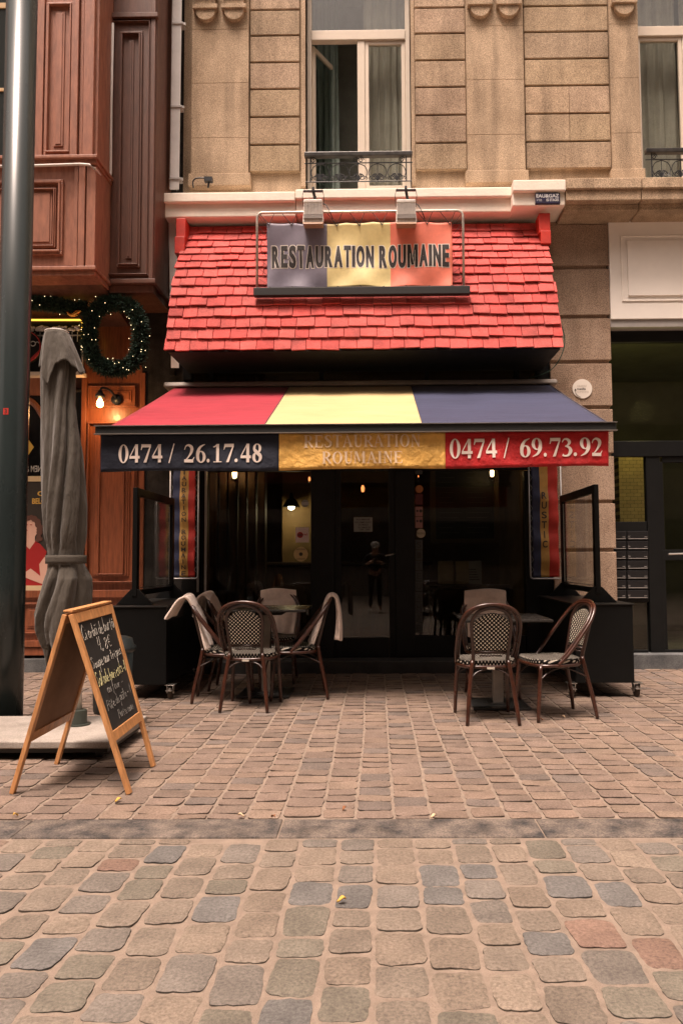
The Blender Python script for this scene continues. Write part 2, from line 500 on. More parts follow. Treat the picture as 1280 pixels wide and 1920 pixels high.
SER.update({
 'R': st(.2)+[ribbon([(.2,.96,.05),(.45,.95,.07),(.58,.74,.17),(.45,.53,.07),(.2,.51,.05)]), pol2((.3,.5),(.46,.5),(.76,.04),(.78,0),(.6,0))],
 'E': st(.2)+[rect2(.2,.94,.66,1), rect2(.2,.0,.68,.06), rect2(.2,.48,.5,.54), rect2(.62,.76,.66,1), rect2(.64,0,.68,.26), rect2(.47,.38,.5,.64)],
 'S': [ribbon([(.55,.72,.04),(.45,.92,.07),(.28,.95,.09),(.15,.78,.17),(.32,.57,.2),(.52,.38,.2),(.5,.16,.16),(.32,.04,.09),(.15,.07,.07),(.08,.28,.04)])],
 'T': [rect2(.27,.02,.45,.98), rect2(.22,0,.5,.045), rect2(.03,.93,.69,1), rect2(.03,.74,.07,1), rect2(.65,.74,.69,1)],
 'A': [pol2((.3,1),(.4,1),(.74,.03),(.54,.03)), ribbon([(.35,.97,.06),(.1,.02,.06)]), rect2(.18,.32,.54,.37), rect2(0,0,.24,.045), rect2(.48,0,.8,.045)],
 'U': [rect2(.12,.25,.29,.98), rect2(.05,.955,.36,1), rect2(.57,.3,.62,.98), rect2(.48,.955,.71,1), ribbon([(.205,.3,.17),(.26,.08,.12),(.42,.03,.08),(.55,.1,.06),(.595,.35,.05)])],
 'I': st(.19), 'O': [ring2(.4,.5,.37,.515,.2,.465)],
 'N': [rect2(.12,.02,.17,.98), rect2(.6,.02,.65,.98), pol2((.08,1),(.27,1),(.68,.0),(.6,.0)), rect2(.04,0,.25,.045), rect2(.52,.955,.73,1)],
 'M': [rect2(.1,.02,.15,.98), rect2(.68,.02,.86,.98), pol2((.08,1),(.28,1),(.5,.25),(.43,.1)), pol2((.43,.1),(.5,.25),(.7,1),(.76,1)), rect2(.03,0,.23,.045), rect2(.62,0,.93,.045)],
})
ADV = {'/': .62, '.': .37, ' ': .36, 'I': .42, 'M': 1.0, 'O': .84, 'A': .8, 'R': .8, 'U': .78, 'N': .78, 'E': .76, 'T': .76, 'S': .68}
def serif(mb, s, fn, mi=0):
    """fn(u, v, k) with u along the line 0..1, v cap height 0..1, k a small layer number"""
    tot = sum(ADV.get(c, .74) for c in s); x = 0
    for c in s:
        for k, (vs, fs) in enumerate(SER.get(c, [])):
            mb.add([fn((x + a) / tot, b, k) for a, b in vs], fs, mi)
        x += ADV.get(c, .74)
# ------------------------------------------------------------------ palette (real base colours)
stone = stone_mat('limestone', (0.64, 0.485, 0.335), (0.45, 0.33, 0.22), 0.46, 0.36)
blockstone = stone_mat('limestone_blocks', (0.64, 0.485, 0.335), (0.46, 0.34, 0.23), 0.46, 0.34, 1.3, True)
stone_pier = stone_mat('granite_pier', (0.48, 0.35, 0.255), (0.36, 0.25, 0.175), 0.5, 0.22, 1.6)
cream = mat('cream_masonry_paint', (0.90, 0.82, 0.70), 0.75, var=0.10, vscale=3, bump=0.25, bscale=40)
white_paint = mat('white_frame_paint', (0.66, 0.57, 0.46), 0.5, var=0.05, vscale=5)
panel_white = mat('pale_panel_paint', (0.90, 0.85, 0.78), 0.6, var=0.05, vscale=2.5, bump=0.08, bscale=120)
black_paint = mat('black_frame_paint', (0.006, 0.0065, 0.0065), 0.5, var=0.3, vscale=5, spec=0.25)
black_matt = mat('black_matt', (0.010, 0.010, 0.010), 0.6, var=0.2, vscale=8)
iron = mat('wrought_iron', (0.012, 0.014, 0.018), 0.4, bump=0.2, bscale=200)
iron_top = mat('railing_timber_black', (0.015, 0.014, 0.013), 0.35, var=0.5, vscale=14, col2=(0.05, 0.045, 0.04))
glass_clear = glass_mat('window_glass', (0.74, 0.76, 0.74), 1.5)
glass_up = glass_mat('upstairs_glass', (0.86, 0.88, 0.86), 1.9)
glass_thin = glass_mat('screen_glass', (0.95, 0.96, 0.95), 1.35)
curtain_m = mat('net_curtain', (0.58, 0.55, 0.49), 0.9, var=0.15, vscale=3)
curtain_d = mat('dark_curtain', (0.20, 0.25, 0.22), 0.9, var=0.2, vscale=3)
room_dark = mat('unlit_room', (0.30, 0.31, 0.27), 0.9, var=0.2, vscale=3)
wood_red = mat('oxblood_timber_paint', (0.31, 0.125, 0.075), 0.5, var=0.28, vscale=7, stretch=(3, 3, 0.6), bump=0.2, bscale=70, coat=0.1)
wood_red_dark = mat('timber_paint_dark', (0.115, 0.048, 0.03), 0.5, var=0.28, vscale=7, stretch=(3, 3, 0.6), bump=0.2, bscale=70)  # darker copy of the timber paint, for bay side and underside
wood_red_lo = mat('varnished_mahogany', (0.26, 0.080, 0.035), 0.38, var=0.35, vscale=9, stretch=(4, 4, 0.4), bump=0.1, bscale=60, coat=0.15)
bluestone = stone_mat('bluestone', (0.16, 0.165, 0.165), (0.085, 0.09, 0.095), 0.25, 0.3, 2.5)
steel = mat('brushed_steel', (0.55, 0.53, 0.50), 0.35, 1.0)
grey_metal = mat('grey_painted_metal', (0.35, 0.33, 0.31), 0.5, var=0.1, vscale=10)
tile_m = attr_mat('painted_tile', 0.7, 0.22, 0.7, 60, 0.3, 0.007, 0.24)
sett_m = attr_mat('sett_stone', 0.82, 0.40, 0.9, 85, 0.25, 0.006, 0.16)

YF = 8.47
XL, XR = -7.5, 7.0

# ------------------------------------------------------------------ ground
def sandy(name, c1, c2):
    return mat(name, c1, 0.95, var=0.4, vscale=14, col2=c2, bump=0.8, bscale=160, detail=8)
b = MB(); b.box(-60, 60, -40, 60, -0.4, -0.008)
struct(b.build('ground', sandy('joint_sand', (0.285, 0.222, 0.172), (0.20, 0.155, 0.12))))

PAL_LOW = [((.172,.142,.113),34), ((.190,.152,.118),18), ((.155,.136,.117),18), ((.132,.125,.117),9), ((.190,.138,.106),5), ((.150,.133,.106),12), ((.205,.165,.128),8), ((.185,.122,.094),2)]
PAL_UP = [((0.181,0.135,0.108),28), ((0.197,0.144,0.111),22), ((0.160,0.121,0.097),14), ((0.147,0.119,0.102),8), ((0.210,0.156,0.119),14)]
def pick(p):
    t = random.random() * sum(wt for _, wt in p)
    for c, wt in p:
        t -= wt
        if t <= 0: break
    k = random.uniform(0.90, 1.10)
    return tuple(x * k for x in c)
def setts(x0, x1, y0, y1, cw, rl, gap, gy, n, crown, rough, pal, sup, skew=0.0, drop=0.03, tl=1.0):
    mb = MB(); ncol = int((x1 - x0) / cw)
    rw = random.Random(5)
    wave = [(rw.uniform(.6, 1.4), rw.uniform(0, 6), rw.uniform(.3, 1)) for _ in range(ncol + 2)]
    def colx(i, y):
        a, b_, c_ = wave[i]
        return x0 + i * cw + 0.012 * math.sin(y * a * 1.7 + b_) * c_ + skew * (y - y0)
    for i in range(ncol):
        y = y0 - random.random() * rl
        while y < y1:
            ln = rl * random.uniform(0.74, 1.22)
            ya, yb = max(y, y0) + gy / 2, min(y + ln, y1) - gy / 2
            y += ln
            if yb - ya < rl * 0.28: continue
            ym = (ya + yb) / 2
            xa, xb = colx(i, ym) + gap / 2, colx(i + 1, ym) - gap / 2
            cx_, hw, hl = (xa + xb) / 2, (xb - xa) / 2 * random.uniform(0.93, 1.0), (yb - ya) / 2 * random.uniform(0.94, 1.0)
            tz, tx, ty = random.uniform(-0.003, 0.0015) * tl, random.uniform(-0.010, 0.010) * tl, random.uniform(-0.012, 0.008) * tl
            rot = random.gauss(0, 0.03)
            ph = [random.uniform(0, 6.28) for _ in range(4)]
            col = pick(pal); vs = []
            def top(u, v):
                uu = math.copysign(abs(u) ** 0.8, u); vv = math.copysign(abs(v) ** 0.8, v)
                k = (max(abs(uu), abs(vv)) / ((abs(uu) ** sup + abs(vv) ** sup) ** (1 / sup))) if (u or v) else 1
                a = math.atan2(vv, uu); e = max(abs(u), abs(v))
                k *= 1 + rough * e * (0.5*math.sin(3*a + ph[0]) + 0.4*math.sin(5*a + ph[1]) + 0.4*math.sin(9*a + ph[2]) + .3*math.sin(17*a + ph[3]) - .35)
                px, py = uu * k * hw, vv * k * hl
                z = tz + tx * px * 4 + ty * py * 4 - crown * e ** 4 - (.0018 if e > .999 else 0) + 0.0010 * math.sin(px * 55 + ph[3]) * math.sin(py * 45 + ph[1]) + .0006 * math.sin(px * 130 + ph[0] + py * 60)
                return (cx_ + px - py * rot, ym + py + px * rot, z)
            lin = [p / n * 2 - 1 for p in range(n + 1)]
            vs = [top(u, v) for v in lin for u in lin]
            fs = [(q*(n+1)+p, q*(n+1)+p+1, (q+1)*(n+1)+p+1, (q+1)*(n+1)+p) for q in range(n) for p in range(n)]
            mb.add(vs, fs, 0, col)
            ring = [(p, 0) for p in range(n)] + [(n, q) for q in range(n)] + [(p, n) for p in range(n, 0, -1)] + [(0, q) for q in range(n, 0, -1)]
            rt = [vs[q*(n+1)+p] for p, q in ring]; m_ = len(rt)
            side_shade = tuple(x_ * .38 for x_ in col)           # side colour darkened for the shade between stones, below the worn top
            mb.add(rt + [(p[0], p[1], -drop) for p in rt], [(i, (i+1) % m_, (i+1) % m_ + m_, i + m_) for i in range(m_)], 0, side_shade)
    return mb
Y1, Y2 = G(690, 1569).y, G(690, 1534).y
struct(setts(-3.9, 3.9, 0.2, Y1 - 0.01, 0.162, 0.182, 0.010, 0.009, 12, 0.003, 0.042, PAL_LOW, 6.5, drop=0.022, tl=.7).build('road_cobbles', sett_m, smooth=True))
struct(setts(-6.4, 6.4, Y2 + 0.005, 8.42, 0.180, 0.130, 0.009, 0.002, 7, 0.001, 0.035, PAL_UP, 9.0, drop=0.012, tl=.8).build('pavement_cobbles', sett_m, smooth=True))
b = MB(); xk = G(46, 1550).x - 3.6
while xk < 6:
    b.box(xk + 0.003, xk + 1.197, Y1 + 0.002, Y2 - 0.003, -0.2, -0.002 + random.uniform(-.002, .002)); xk += 1.2
kerb_m = stone_mat('kerb_bluestone', (0.20, 0.165, 0.138), (0.048, 0.047, 0.048), 0.35, 0.35, 4.5)
struct(b.build('kerb', kerb_m, bevel=0.006))

# ------------------------------------------------------------------ the stone building
bld = thing('stone_building', 'tan limestone building whose ground floor holds the restaurant and a dark glazed entrance', 'building', (0.6, YF, 0))
ZT = 9.3                                      # top of what is built
zL = Z(350, YF)                               # top of ledge
wx0, wx1 = X(345, 180, YF), 7.0
w1a, w1b = X(573, 180, YF), X(770, 180, YF)
w2a = X(1196, 180, YF); w2b = w2a + (w1b - w1a)
zwt = 8.55
b = MB()
b.box(wx0, w1a, YF, YF + 0.35, zL - 0.3, ZT)
b.box(w1b, w2a, YF, YF + 0.35, zL - 0.3, ZT)
b.box(w2b, wx1, YF, YF + 0.35, zL - 0.3, ZT)
b.box(w1a, w1b, YF, YF + 0.35, zwt, ZT)
b.box(w2a, w2b, YF, YF + 0.35, zwt, ZT)
b.build('wall', stone, bld)
# rusticated blocks
gz = [Z(y, YF) for y in (334, 326, 275, 223, 171, 121, 71, 23)]
while gz[-1] < ZT: gz.append(gz[-1] + 0.305)
b = MB()
def course(xa, xb, z0, z1, y=YF - 0.045, g=0.022):
    k = random.uniform(.80, 1.10); b.box(xa, xb, y, YF + 0.01, z0 + g, z1, 0, (k, k * random.uniform(.98, 1.01), k * random.uniform(.95, 1.02)))
for (pa, pb) in ((470, 562), (778, 872), (983, 1140)):
    xa, xb = X(pa, 200, YF), X(pb, 200, YF)
    for i in range(1, len(gz) - 1):
        if pa == 983 and i in (2, 3):
            xm = lerp(xa, xb, 0.52); course(xa, xm - .0015, gz[i], gz[i+1]); course(xm + .0015, xb, gz[i], gz[i+1])
        else: course(xa, xb, gz[i], gz[i+1])
xa = w2b + 0.06
for i in range(1, len(gz) - 1): course(xa, xa + 0.9, gz[i], gz[i+1])
build_each(b, 'rusticated_blocks', blockstone, bld, join=.01, bevel=0.007)
# window architraves (reveals)
b = MB()
for a, c in ((w1a, w1b), (w2a, w2b)):
    b.box(a - 0.055, a, YF - 0.02, YF + 0.2, zL, ZT); b.box(c, c + 0.045, YF - 0.02, YF + 0.2, zL, ZT)
build_each(b, 'window_surround', stone, bld, bevel=0.005)
# pilasters: shaft, base, bracketed capital with hanging lobes
for (pa, pb, nl) in ((362, 468, 2), (873, 980, 2), (1141, 1195, 1), (1560, 1640, 2)):
    xa, xb = X(pa, 200, YF), X(pb, 200, YF)
    YP = YF - 0.075
    b = MB()
    zs = [zL + 0.13, Z(262, YF), Z(160, YF), Z(60, YF), ZT]
    for i in range(4): b.box(xa, xb, YP, YF + 0.01, zs[i] + (0.002 if i else 0), zs[i+1])
    sh = b.build('pilaster', stone, bld, bevel=0.004)
    b = MB(); b.box(xa - 0.025, xb + 0.03, YP - 0.03, YF + 0.01, zL - 0.02, zL + 0.128)
    b.build('pilaster_base', stone, sh, bevel=0.008)
    b = MB(); zc = Z(28, YF)
    wl = (xb - xa) / nl
    for k in range(nl):
        c0 = xa + wl * (k + .5); r = min(0.115, wl * 0.42)
        pts = [Vector((c0 + r*math.cos(a), YP - 0.055, zc + r*0.95*math.sin(a) - 0.02)) for a in [math.pi + math.pi*t/14 for t in range(15)]]
        b.poly(pts + [Vector((c0 + r, YP - 0.055, ZT)), Vector((c0 - r, YP - 0.055, ZT))], 0.06)
        b.box(c0 - r - 0.03, c0 + r + 0.03, YP - 0.075, YP + 0.01, zc + 0.0, zc + 0.05)
        b.box(c0 - r - 0.02, c0 + r + 0.02, YP - 0.09, YP + 0.01, zc + 0.16, ZT)
    b.build('pilaster_capital', stone, sh, bevel=0.004)
# ledge: cream painted stretch, ressaut, bare stone stretch
def ledge(pa, pb, ya, yb, yc, yd, dep, m, ysof):
    b = MB()
    Yd = YF - dep
    xa, xb = X(pa, 380, Yd), X(pb, 380, Yd)
    b.box(xa, xb, Yd, YF + 0.3, Z(yb, Yd), Z(ya, Yd))
    b.box(xa + (0.03 if pa < 300 else 0), xb, Yd + 0.05, YF + 0.3, Z(yd, Yd), Z(yb, Yd))
    return b.build('ledge', m, bld, bevel=0.012)
ledge(286, 553, 357, 375, 0, 400, 0.34, cream, 425)
ledge(553.7, 962, 353, 371, 0, 396, 0.34, cream, 422)
ledge(962, 1061, 340, 361, 0, 385, 0.47, cream, 412)
b = MB(); Yd = YF - 0.47
for pa, pb in ((1061.5, 1203), (1204.5, 1400), (1401.5, 1640)):
    xa, xb = X(pa, 370, Yd), X(pb, 370, Yd)
    b.box(xa, xb, Yd, YF + .3, Z(358, Yd), Z(338, Yd))
    b.box(xa, xb, Yd + .03, YF + .3, Z(378, Yd), Z(358, Yd))
    b.box(xa, xb, Yd + .12, YF + .3, Z(390, Yd), Z(378, Yd))
b.build('ledge', stone, bld, bevel=0.01)
# small cable box on the ledge left
b = MB()
p = [W(363, 352, 8.2), W(362, 340, 8.2), W(370, 334, 8.2), W(388, 334, 8.2)]
b.tube(p, 0.008, 6, smooth=4); q = W(392, 338, 8.2); b.box(q.x-.05, q.x+.04, 8.17, 8.23, q.z-.02, q.z+.03)
b.tube([W(392, 342, 8.2), W(390, 352, 8.2)], 0.012, 6)
tag(b.build('junction_box', iron, None), 'small black junction box with looped cable above left end of cream ledge', 'junction box')

# upstairs windows
def up_window(a, c, opened):
    YW = YF + 0.17
    zt1, zt0 = Z(57, YW), Z(75, YW)             # transom
    b = MB(); fw = 0.055
    b.box(a, a + fw, YW, YW + 0.08, zL - .05, zwt); b.box(c - fw, c, YW, YW + 0.08, zL - .05, zwt)
    b.box(a + fw, c - fw, YW - 0.012, YW + 0.078, zt0, zt1)
    b.box(a + fw, c - fw, YW, YW + 0.078, zwt - 0.05, zwt)
    xm = lerp(a, c, 0.53)
    b.box(xm - 0.05, xm + 0.04, YW + 0.003, YW + 0.07, zL, zt0)
    fr = b.build('window', white_paint, bld, bevel=0.006)
    def sash(xa, xb, z0, z1, nm='sash', y=YW + 0.012):
        s_ = MB(); t = 0.045
        s_.box(xa, xa+t, y, y+.05, z0, z1); s_.box(xb-t, xb, y, y+.05, z0, z1)
        s_.box(xa+t, xb-t, y+.001, y+.049, z0, z0+t+.03); s_.box(xa+t, xb-t, y+.001, y+.049, z1-t, z1)
        s_.build(nm, white_paint, fr, bevel=0.005)
        g = MB(); g.box(xa+t-.005, xb-t+.005, y+.02, y+.026, z0+t, z1-t+.005); g.build('pane', glass_up, fr)
    sash(xm + 0.042, c - fw - .002, zL + 0.03, zt0 - .003)
    if opened:
        # left leaf swung into the room
        s_ = MB(); h = Vector((a + fw + 0.02, YW + 0.06, 0)); wd = xm - a - fw - 0.1
        ang = R(60); d = Vector((math.cos(ang), math.sin(ang), 0)); nn = Vector((-d.y, d.x, 0)) * 0.04
        z0, z1, t = zL + 0.05, zt0 - 0.02, 0.05
        def lf(s0, s1, za, zb):
            p0, p1 = h + d*s0, h + d*s1
            s_.hexa([p0+Vector((0,0,za)), p1+Vector((0,0,za)), p1+nn+Vector((0,0,za)), p0+nn+Vector((0,0,za)), p0+Vector((0,0,zb)), p1+Vector((0,0,zb)), p1+nn+Vector((0,0,zb)), p0+nn+Vector((0,0,zb))])
        lf(0, t, z0, z1); lf(wd-t, wd, z0, z1); lf(t, wd-t, z0, z0+t); lf(t, wd-t, z1-t, z1)
        s_.build('sash', white_paint, fr, bevel=0.004)
        g = MB(); p0, p1 = h + d*t + nn*.5, h + d*(wd-t) + nn*.5
        g.poly([p0+Vector((0,0,z0+t)), p1+Vector((0,0,z0+t)), p1+Vector((0,0,z1-t)), p0+Vector((0,0,z1-t))], 0.005, nn)
        g.build('pane', glass_up, fr)
    else: sash(a + fw + .002, xm - 0.052, zL + 0.03, zt0 - .003)
    g = MB(); g.box(a + fw, c - fw, YW + .03, YW + .036, zt1, zwt - .05); g.build('pane', glass_up, fr)
    # room and curtains behind
    b = MB()
    x0, x1, y0, y1, z0, z1 = a - 0.5, c + 0.5, YF + 0.36, YF + 1.15, zL - 0.1, zwt + 0.1
    b.box(x0, x1, y1, y1 + .05, z0, z1); b.box(x0 - .05, x0, y0, y1, z0, z1); b.box(x1, x1 + .05, y0, y1, z0, z1)
    b.box(x0, x1, y0, y1, z0 - .05, z0); b.box(x0, x1, y0, y1, z1, z1 + .05)
    b.build('room_wall', room_dark, fr)
    def cur(xa, xb, y, m, amp, fq):
        k = MB()
        k.grid(lambda u, v: (lerp(xa, xb, u) + .01*math.sin(v*5+u*20), y + amp*math.sin(u*fq + .6*math.sin(v*3)) + amp*.4*math.sin(u*fq*2.3), lerp(zL, zwt, v)), 60, 6)
        k.build('curtain', m, fr, smooth=True)
    cur(xm + 0.03, c + 0.02, YF + 0.42, curtain_m, 0.025, 34)
    if opened: cur(a - 0.05, a + 0.36, YF + 0.62, curtain_d, 0.03, 28)
    else: cur(a + .02, xm - .02, YF + 0.42, curtain_m, 0.025, 26)
up_window(w1a, w1b, True); up_window(w2a, w2b, False)

# wrought iron balcony fronts
def railing(a, c):
    YR = YF - 0.16
    b = MB(); r = 0.0065
    zt, zb = Z(291, YR), zL - 0.02
    k = MB(); k.box(a - .0, c + .0, YR - .035, YR + .035, zt - .02, zt + .03)
    b.tube([(a, YR, zt - .09), (c, YR, zt - .09)], r, 6); b.tube([(a+.01, YR, zb), (c-.01, YR, zb)], r, 6)
    xi, xo = a + 0.07, c - 0.07
    for x in (xi, xo): b.tube([(x, YR, zb), (x, YR, zt)], r*1.2, 6)
    n = 5; bw = (xo - xi) / n; R0 = bw * 0.47
    for i in range(n):
        cx_ = xi + bw * (i + .5); cz = zt - .10 - R0
        for s in (-1, 1):
            # big open ring whose lower ends curl inward as volutes
            cp = [(0,1),(.7,.71),(1,0),(.74,-.66),(.34,-.80),(.10,-.48),(.24,-.18),(.48,-.26),(.46,-.48),(.33,-.42)]
            b.tube([Vector((cx_ + s*u*R0, YR, cz + v*R0)) for u, v in cp], r*.78, 5, smooth=5)
            # lower spray of leaves
            for (dx, dz, k2) in ((.30, .20, 1), (.46, .05, .8), (.14, .34, .8)):
                p0 = Vector((cx_, YR, zb + .01))
                p1 = p0 + Vector((s * bw * dx * .5, 0, R0 * (dz + .45))); p2 = p0 + Vector((s * bw * dx, 0, R0 * (dz + .30))); p3 = p2 + Vector((-s * .01, 0, -.025))
                b.tube([p0, p1, p2, p3], r * .7, 5, smooth=4)
        b.tube([(cx_, YR, zb), (cx_, YR, zt - .09)], r * .7, 5)
    for cx_ in (xi + .03, (xi + xo) / 2 - .03, (xi + xo) / 2 + .03, xo - .05):
        sp = []
        for t in range(20):
            a_ = t / 19 * R(540); rr = lerp(.034, .008, t / 19)
            sp.append(Vector((cx_ + rr * math.cos(a_), YR, zt - .055 + rr * math.sin(a_))))
        b.tube(sp, r * .8, 5)
    o = b.build('balcony_railing', iron, bld)
    k.build('handrail', iron_top, o, bevel=.006)
railing(w1a, w1b); railing(w2a, w2b)

# pier beside the restaurant, lintel, ground floor right
xp0, xp1 = X(1030, 700, YF), X(1136, 500, YF)
b = MB()
jz = [0, Z(1165, YF), Z(1034, YF), Z(944, YF), Z(856, YF), Z(768, YF), Z(683, YF), Z(599, YF), Z(507, YF), Z(427, YF)]
for i in range(len(jz) - 1):
    b.box(xp0, xp1 + .02, YF - .03, YF + .3, jz[i] + .02, jz[i+1] - (0.022 if i < 8 else 0))
b.box(xp0, xp1, YF - .0, YF + .3, 0, jz[-1])
b.build('pier', stone_pier, bld, bevel=.006)
b = MB(); b.box(X(320, 500, YF) , xp1, YF - .012, YF + .3, jz[-1] + .001, Z(392, YF)); b.build('lintel', stone_pier, bld, bevel=.005)
# pale fascia over the entrance
xe1 = 6.8
zf0, zf1 = Z(605, YF), Z(399, YF)
b = MB(); YA = YF - .05
b.box(xp1 + .021, xe1, YA, YF + .25, zf0, zf1)
xa, xb, za, zb = X(1165, 500, YA), X(1480, 500, YA), Z(568, YA), Z(449, YA)
for (x0, x1, z0, z1) in ((xa, xb, zb, zb + .012), (xa, xb, za - .012, za), (xa - .012, xa, za - .012, zb + .012), (xb, xb + .012, za - .012, zb + .012)):
    b.box(x0, x1, YA - .012, YA + .01, z0, z1)
x2, x3, z2, z3 = xa + .06, xb - .06, za + .05, zb - .05
b.box(x2, x3, YA - .02, YA + .01, z2, z3)
b.build('fascia_panel', panel_white, bld, bevel=.004)
b = MB(); b.box(xp1 + .021, xe1, YF - .03, YF + .3, Z(619, YF), zf0 - .001); b.build('fascia_soffit', grey_metal, bld)
# dark glazed entrance
YE = YF + .12
b = MB()
def bar(pa, ya, pb, yb, y0=YE, y1=YE + .08): b.box(*RC(pa, ya, pb, yb, YE)[:2], y0, y1, *RC(pa, ya, pb, yb, YE)[2:])
bar(1137, 619, 1520, 640); bar(1137, 826, 1520, 855, YE - .01, YE + .079); bar(1215, 855, 1241, 1226, YE + .002, YE + .082); bar(1137, 855, 1146, 1226, YE + .002, YE + .082)
bar(1146, 978, 1215, 1130, YE + .02, YE + .081); bar(1146, 1219, 1215, 1226); bar(1137, 640, 1143, 826)
en = b.build('entrance_frame', black_paint, bld, bevel=.004)
b = MB(); g_ = RC(1143, 640, 1520, 826, YE); b.box(g_[0], g_[1], YE + .04, YE + .046, g_[2], g_[3])
g_ = RC(1146, 855, 1215, 978, YE); b.box(g_[0], g_[1], YE + .04, YE + .046, g_[2], g_[3])
g_ = RC(1146, 1130, 1215, 1219, YE); b.box(g_[0], g_[1], YE + .04, YE + .046, g_[2], g_[3])
glass_hall = glass_mat('hall_glass', (0.76, 0.77, 0.68), 1.5)
build_each(b, 'pane', glass_hall, en)
b = MB()
bar(1241, 855, 1500, 866, YE + .01, YE + .07); bar(1241, 1030, 1500, 1050, YE + .01, YE + .07); bar(1241, 1218, 1500, 1240, YE + .01, YE + .07); bar(1241, 866, 1247, 1218, YE + .011, YE + .069)
dr = b.build('entrance_door', black_paint, bld, bevel=.004)
b = MB(); g_ = RC(1247, 866, 1500, 1030, YE); b.box(g_[0], g_[1], YE + .035, YE + .041, g_[2], g_[3])
g_ = RC(1247, 1050, 1500, 1218, YE); b.box(g_[0], g_[1], YE + .035, YE + .041, g_[2], g_[3]); build_each(b, 'pane', glass_clear, dr)
b = MB(); b.tube([W(1252, 1039, YE - .05), W(1330, 1037, YE - .05)], .012, 8); b.build('door_handle', steel, dr)
b = MB(); g_ = RC(1187, 1226, 1560, 1252, YF - .02); b.box(xp1 - .02, xe1, YF - .06, YF + .3, -.1, g_[3]); b.build('sill', bluestone, bld, bevel=.006)
# letterboxes
mbm = mat('letterbox_black', (0.012, 0.012, 0.013), .35, .0)
lt = mat('pale_marks', (0.5, 0.5, 0.48), .6)
for cidx, (pa, pb) in enumerate(((1147, 1173), (1175, 1214))):
    for r_ in range(7):
        ya = 996 + r_ * 18.4
        x0, x1, z0, z1 = RC(pa, ya, pb, ya + 15.5, YE)
        b = MB(); b.box(x0, x1, YE - .006, YE + .019, z0, z1)
        o = b.build('letterbox', mbm, en, bevel=.003)
        b = MB(); b.box(x0 + .01, x1 - .01, YE - .010, YE - .0065, z0 + .006, z0 + .012)
        b.box(x1 - .045, x1 - .015, YE - .009, YE - .0065, z0 + .026, z0 + .031)
        if cidx: put_text(b, str(r_ + 1) + '.' + 'ABCDEFG'[r_] if False else ('1.C', '1.A', '2.B', '2.C', '3.A', '3.B', '1.E')[r_], x0 + .008, x0 + .032, z0 + .024, z0 + .042, YE - .0075, 0, .01)
        b.build('letterbox_trim', grey_metal, o)
b = MB(); g_ = RC(1147, 985, 1214, 1222, YE + .1); b.box(g_[0], g_[1], YE + .09, YE + .3, .11, g_[3]); b.build('dark_pane_backing', black_matt, en)  # added black block that keeps the pane below the letterboxes dark
# hall behind the entrance: pale brick pillar, dim walls
hall_wall = mat('hall_wall', (0.13, 0.135, 0.09), .9, var=.2, vscale=2)
b = MB(); x0, x1 = xp1 - .2, xe1
b.box(x0, x1, YF + 3.2, YF + 3.3, 0, 4); b.box(x0 - .1, x0, YF + .4, YF + 3.2, 0, 4); b.box(x1, x1 + .1, YF + .4, YF + 3.2, 0, 4); b.box(x0, x1, YF + .4, YF + 3.2, 4, 4.1); b.box(x0, x1, YF + .3, YF + 3.2, -.05, .1)
b.build('hall_wall', hall_wall, bld)
def brick_mat():
    m = bpy.data.materials.new('yellow_brick'); m.use_nodes = True; t = m.node_tree; N = t.nodes; L = t.links
    tc = N.new('ShaderNodeTexCoord'); mp = N.new('ShaderNodeMapping'); mp.inputs['Rotation'].default_value = (R(90), 0, 0)
    L.new(tc.outputs['Object'], mp.inputs['Vector'])
    br = N.new('ShaderNodeTexBrick'); br.inputs['Color1'].default_value = (.55, .42, .18, 1); br.inputs['Color2'].default_value = (.45, .34, .15, 1); br.inputs['Mortar'].default_value = (.12, .1, .06, 1)
    br.inputs['Scale'].default_value = 5.5; br.inputs['Mortar Size'].default_value = .012
    L.new(mp.outputs[0], br.inputs['Vector']); L.new(br.outputs['Color'], N['Principled BSDF'].inputs['Base Color'])
    N['Principled BSDF'].inputs['Roughness'].default_value = .8
    return m
b = MB(); g_ = RC(1160, 832, 1206, 990, YF + .9); b.box(g_[0], g_[1], YF + .9, YF + 1.3, .1, g_[3]); b.build('brick_pillar', brick_mat(), bld)
hl = bpy.data.lights.new('hall_light', 'POINT'); hl.energy = 9; hl.color = (1, .82, .35); hl.shadow_soft_size = .15  # point light without a fitting, brightens the hall
ho = bpy.data.objects.new('hall_light', hl); C.objects.link(ho); ho.location = (xp1 + .55, YF + .55, 3.0)
tag(ho, 'point light in the entrance hall behind the dark glazed door', 'lamp')

# ------------------------------------------------------------------ restaurant shopfront
x_l, x_r = X(322, 1000, YF), X(1040, 1000, YF)
YS = YF + .02
b = MB()
def fb(pa, ya, pb, yb, y0=YS, y1=YS + .1, t=b): 
    q = RC(pa, ya, pb, yb, YS); t.box(q[0], q[1], y0, y1, q[2], q[3])
# transom band above the awning
fb(322, 655, 1050, 664); fb(322, 712, 1050, 882, YS + .02, YS + .09)
for px in (330, 392, 598, 795, 965): fb(px, 664, px + 8, 712, YS + .001, YS + .1)
fb(322, 664, 360, 712, YS + .004, YS + .09); fb(1005, 664, 1050, 712, YS + .004, YS + .09)
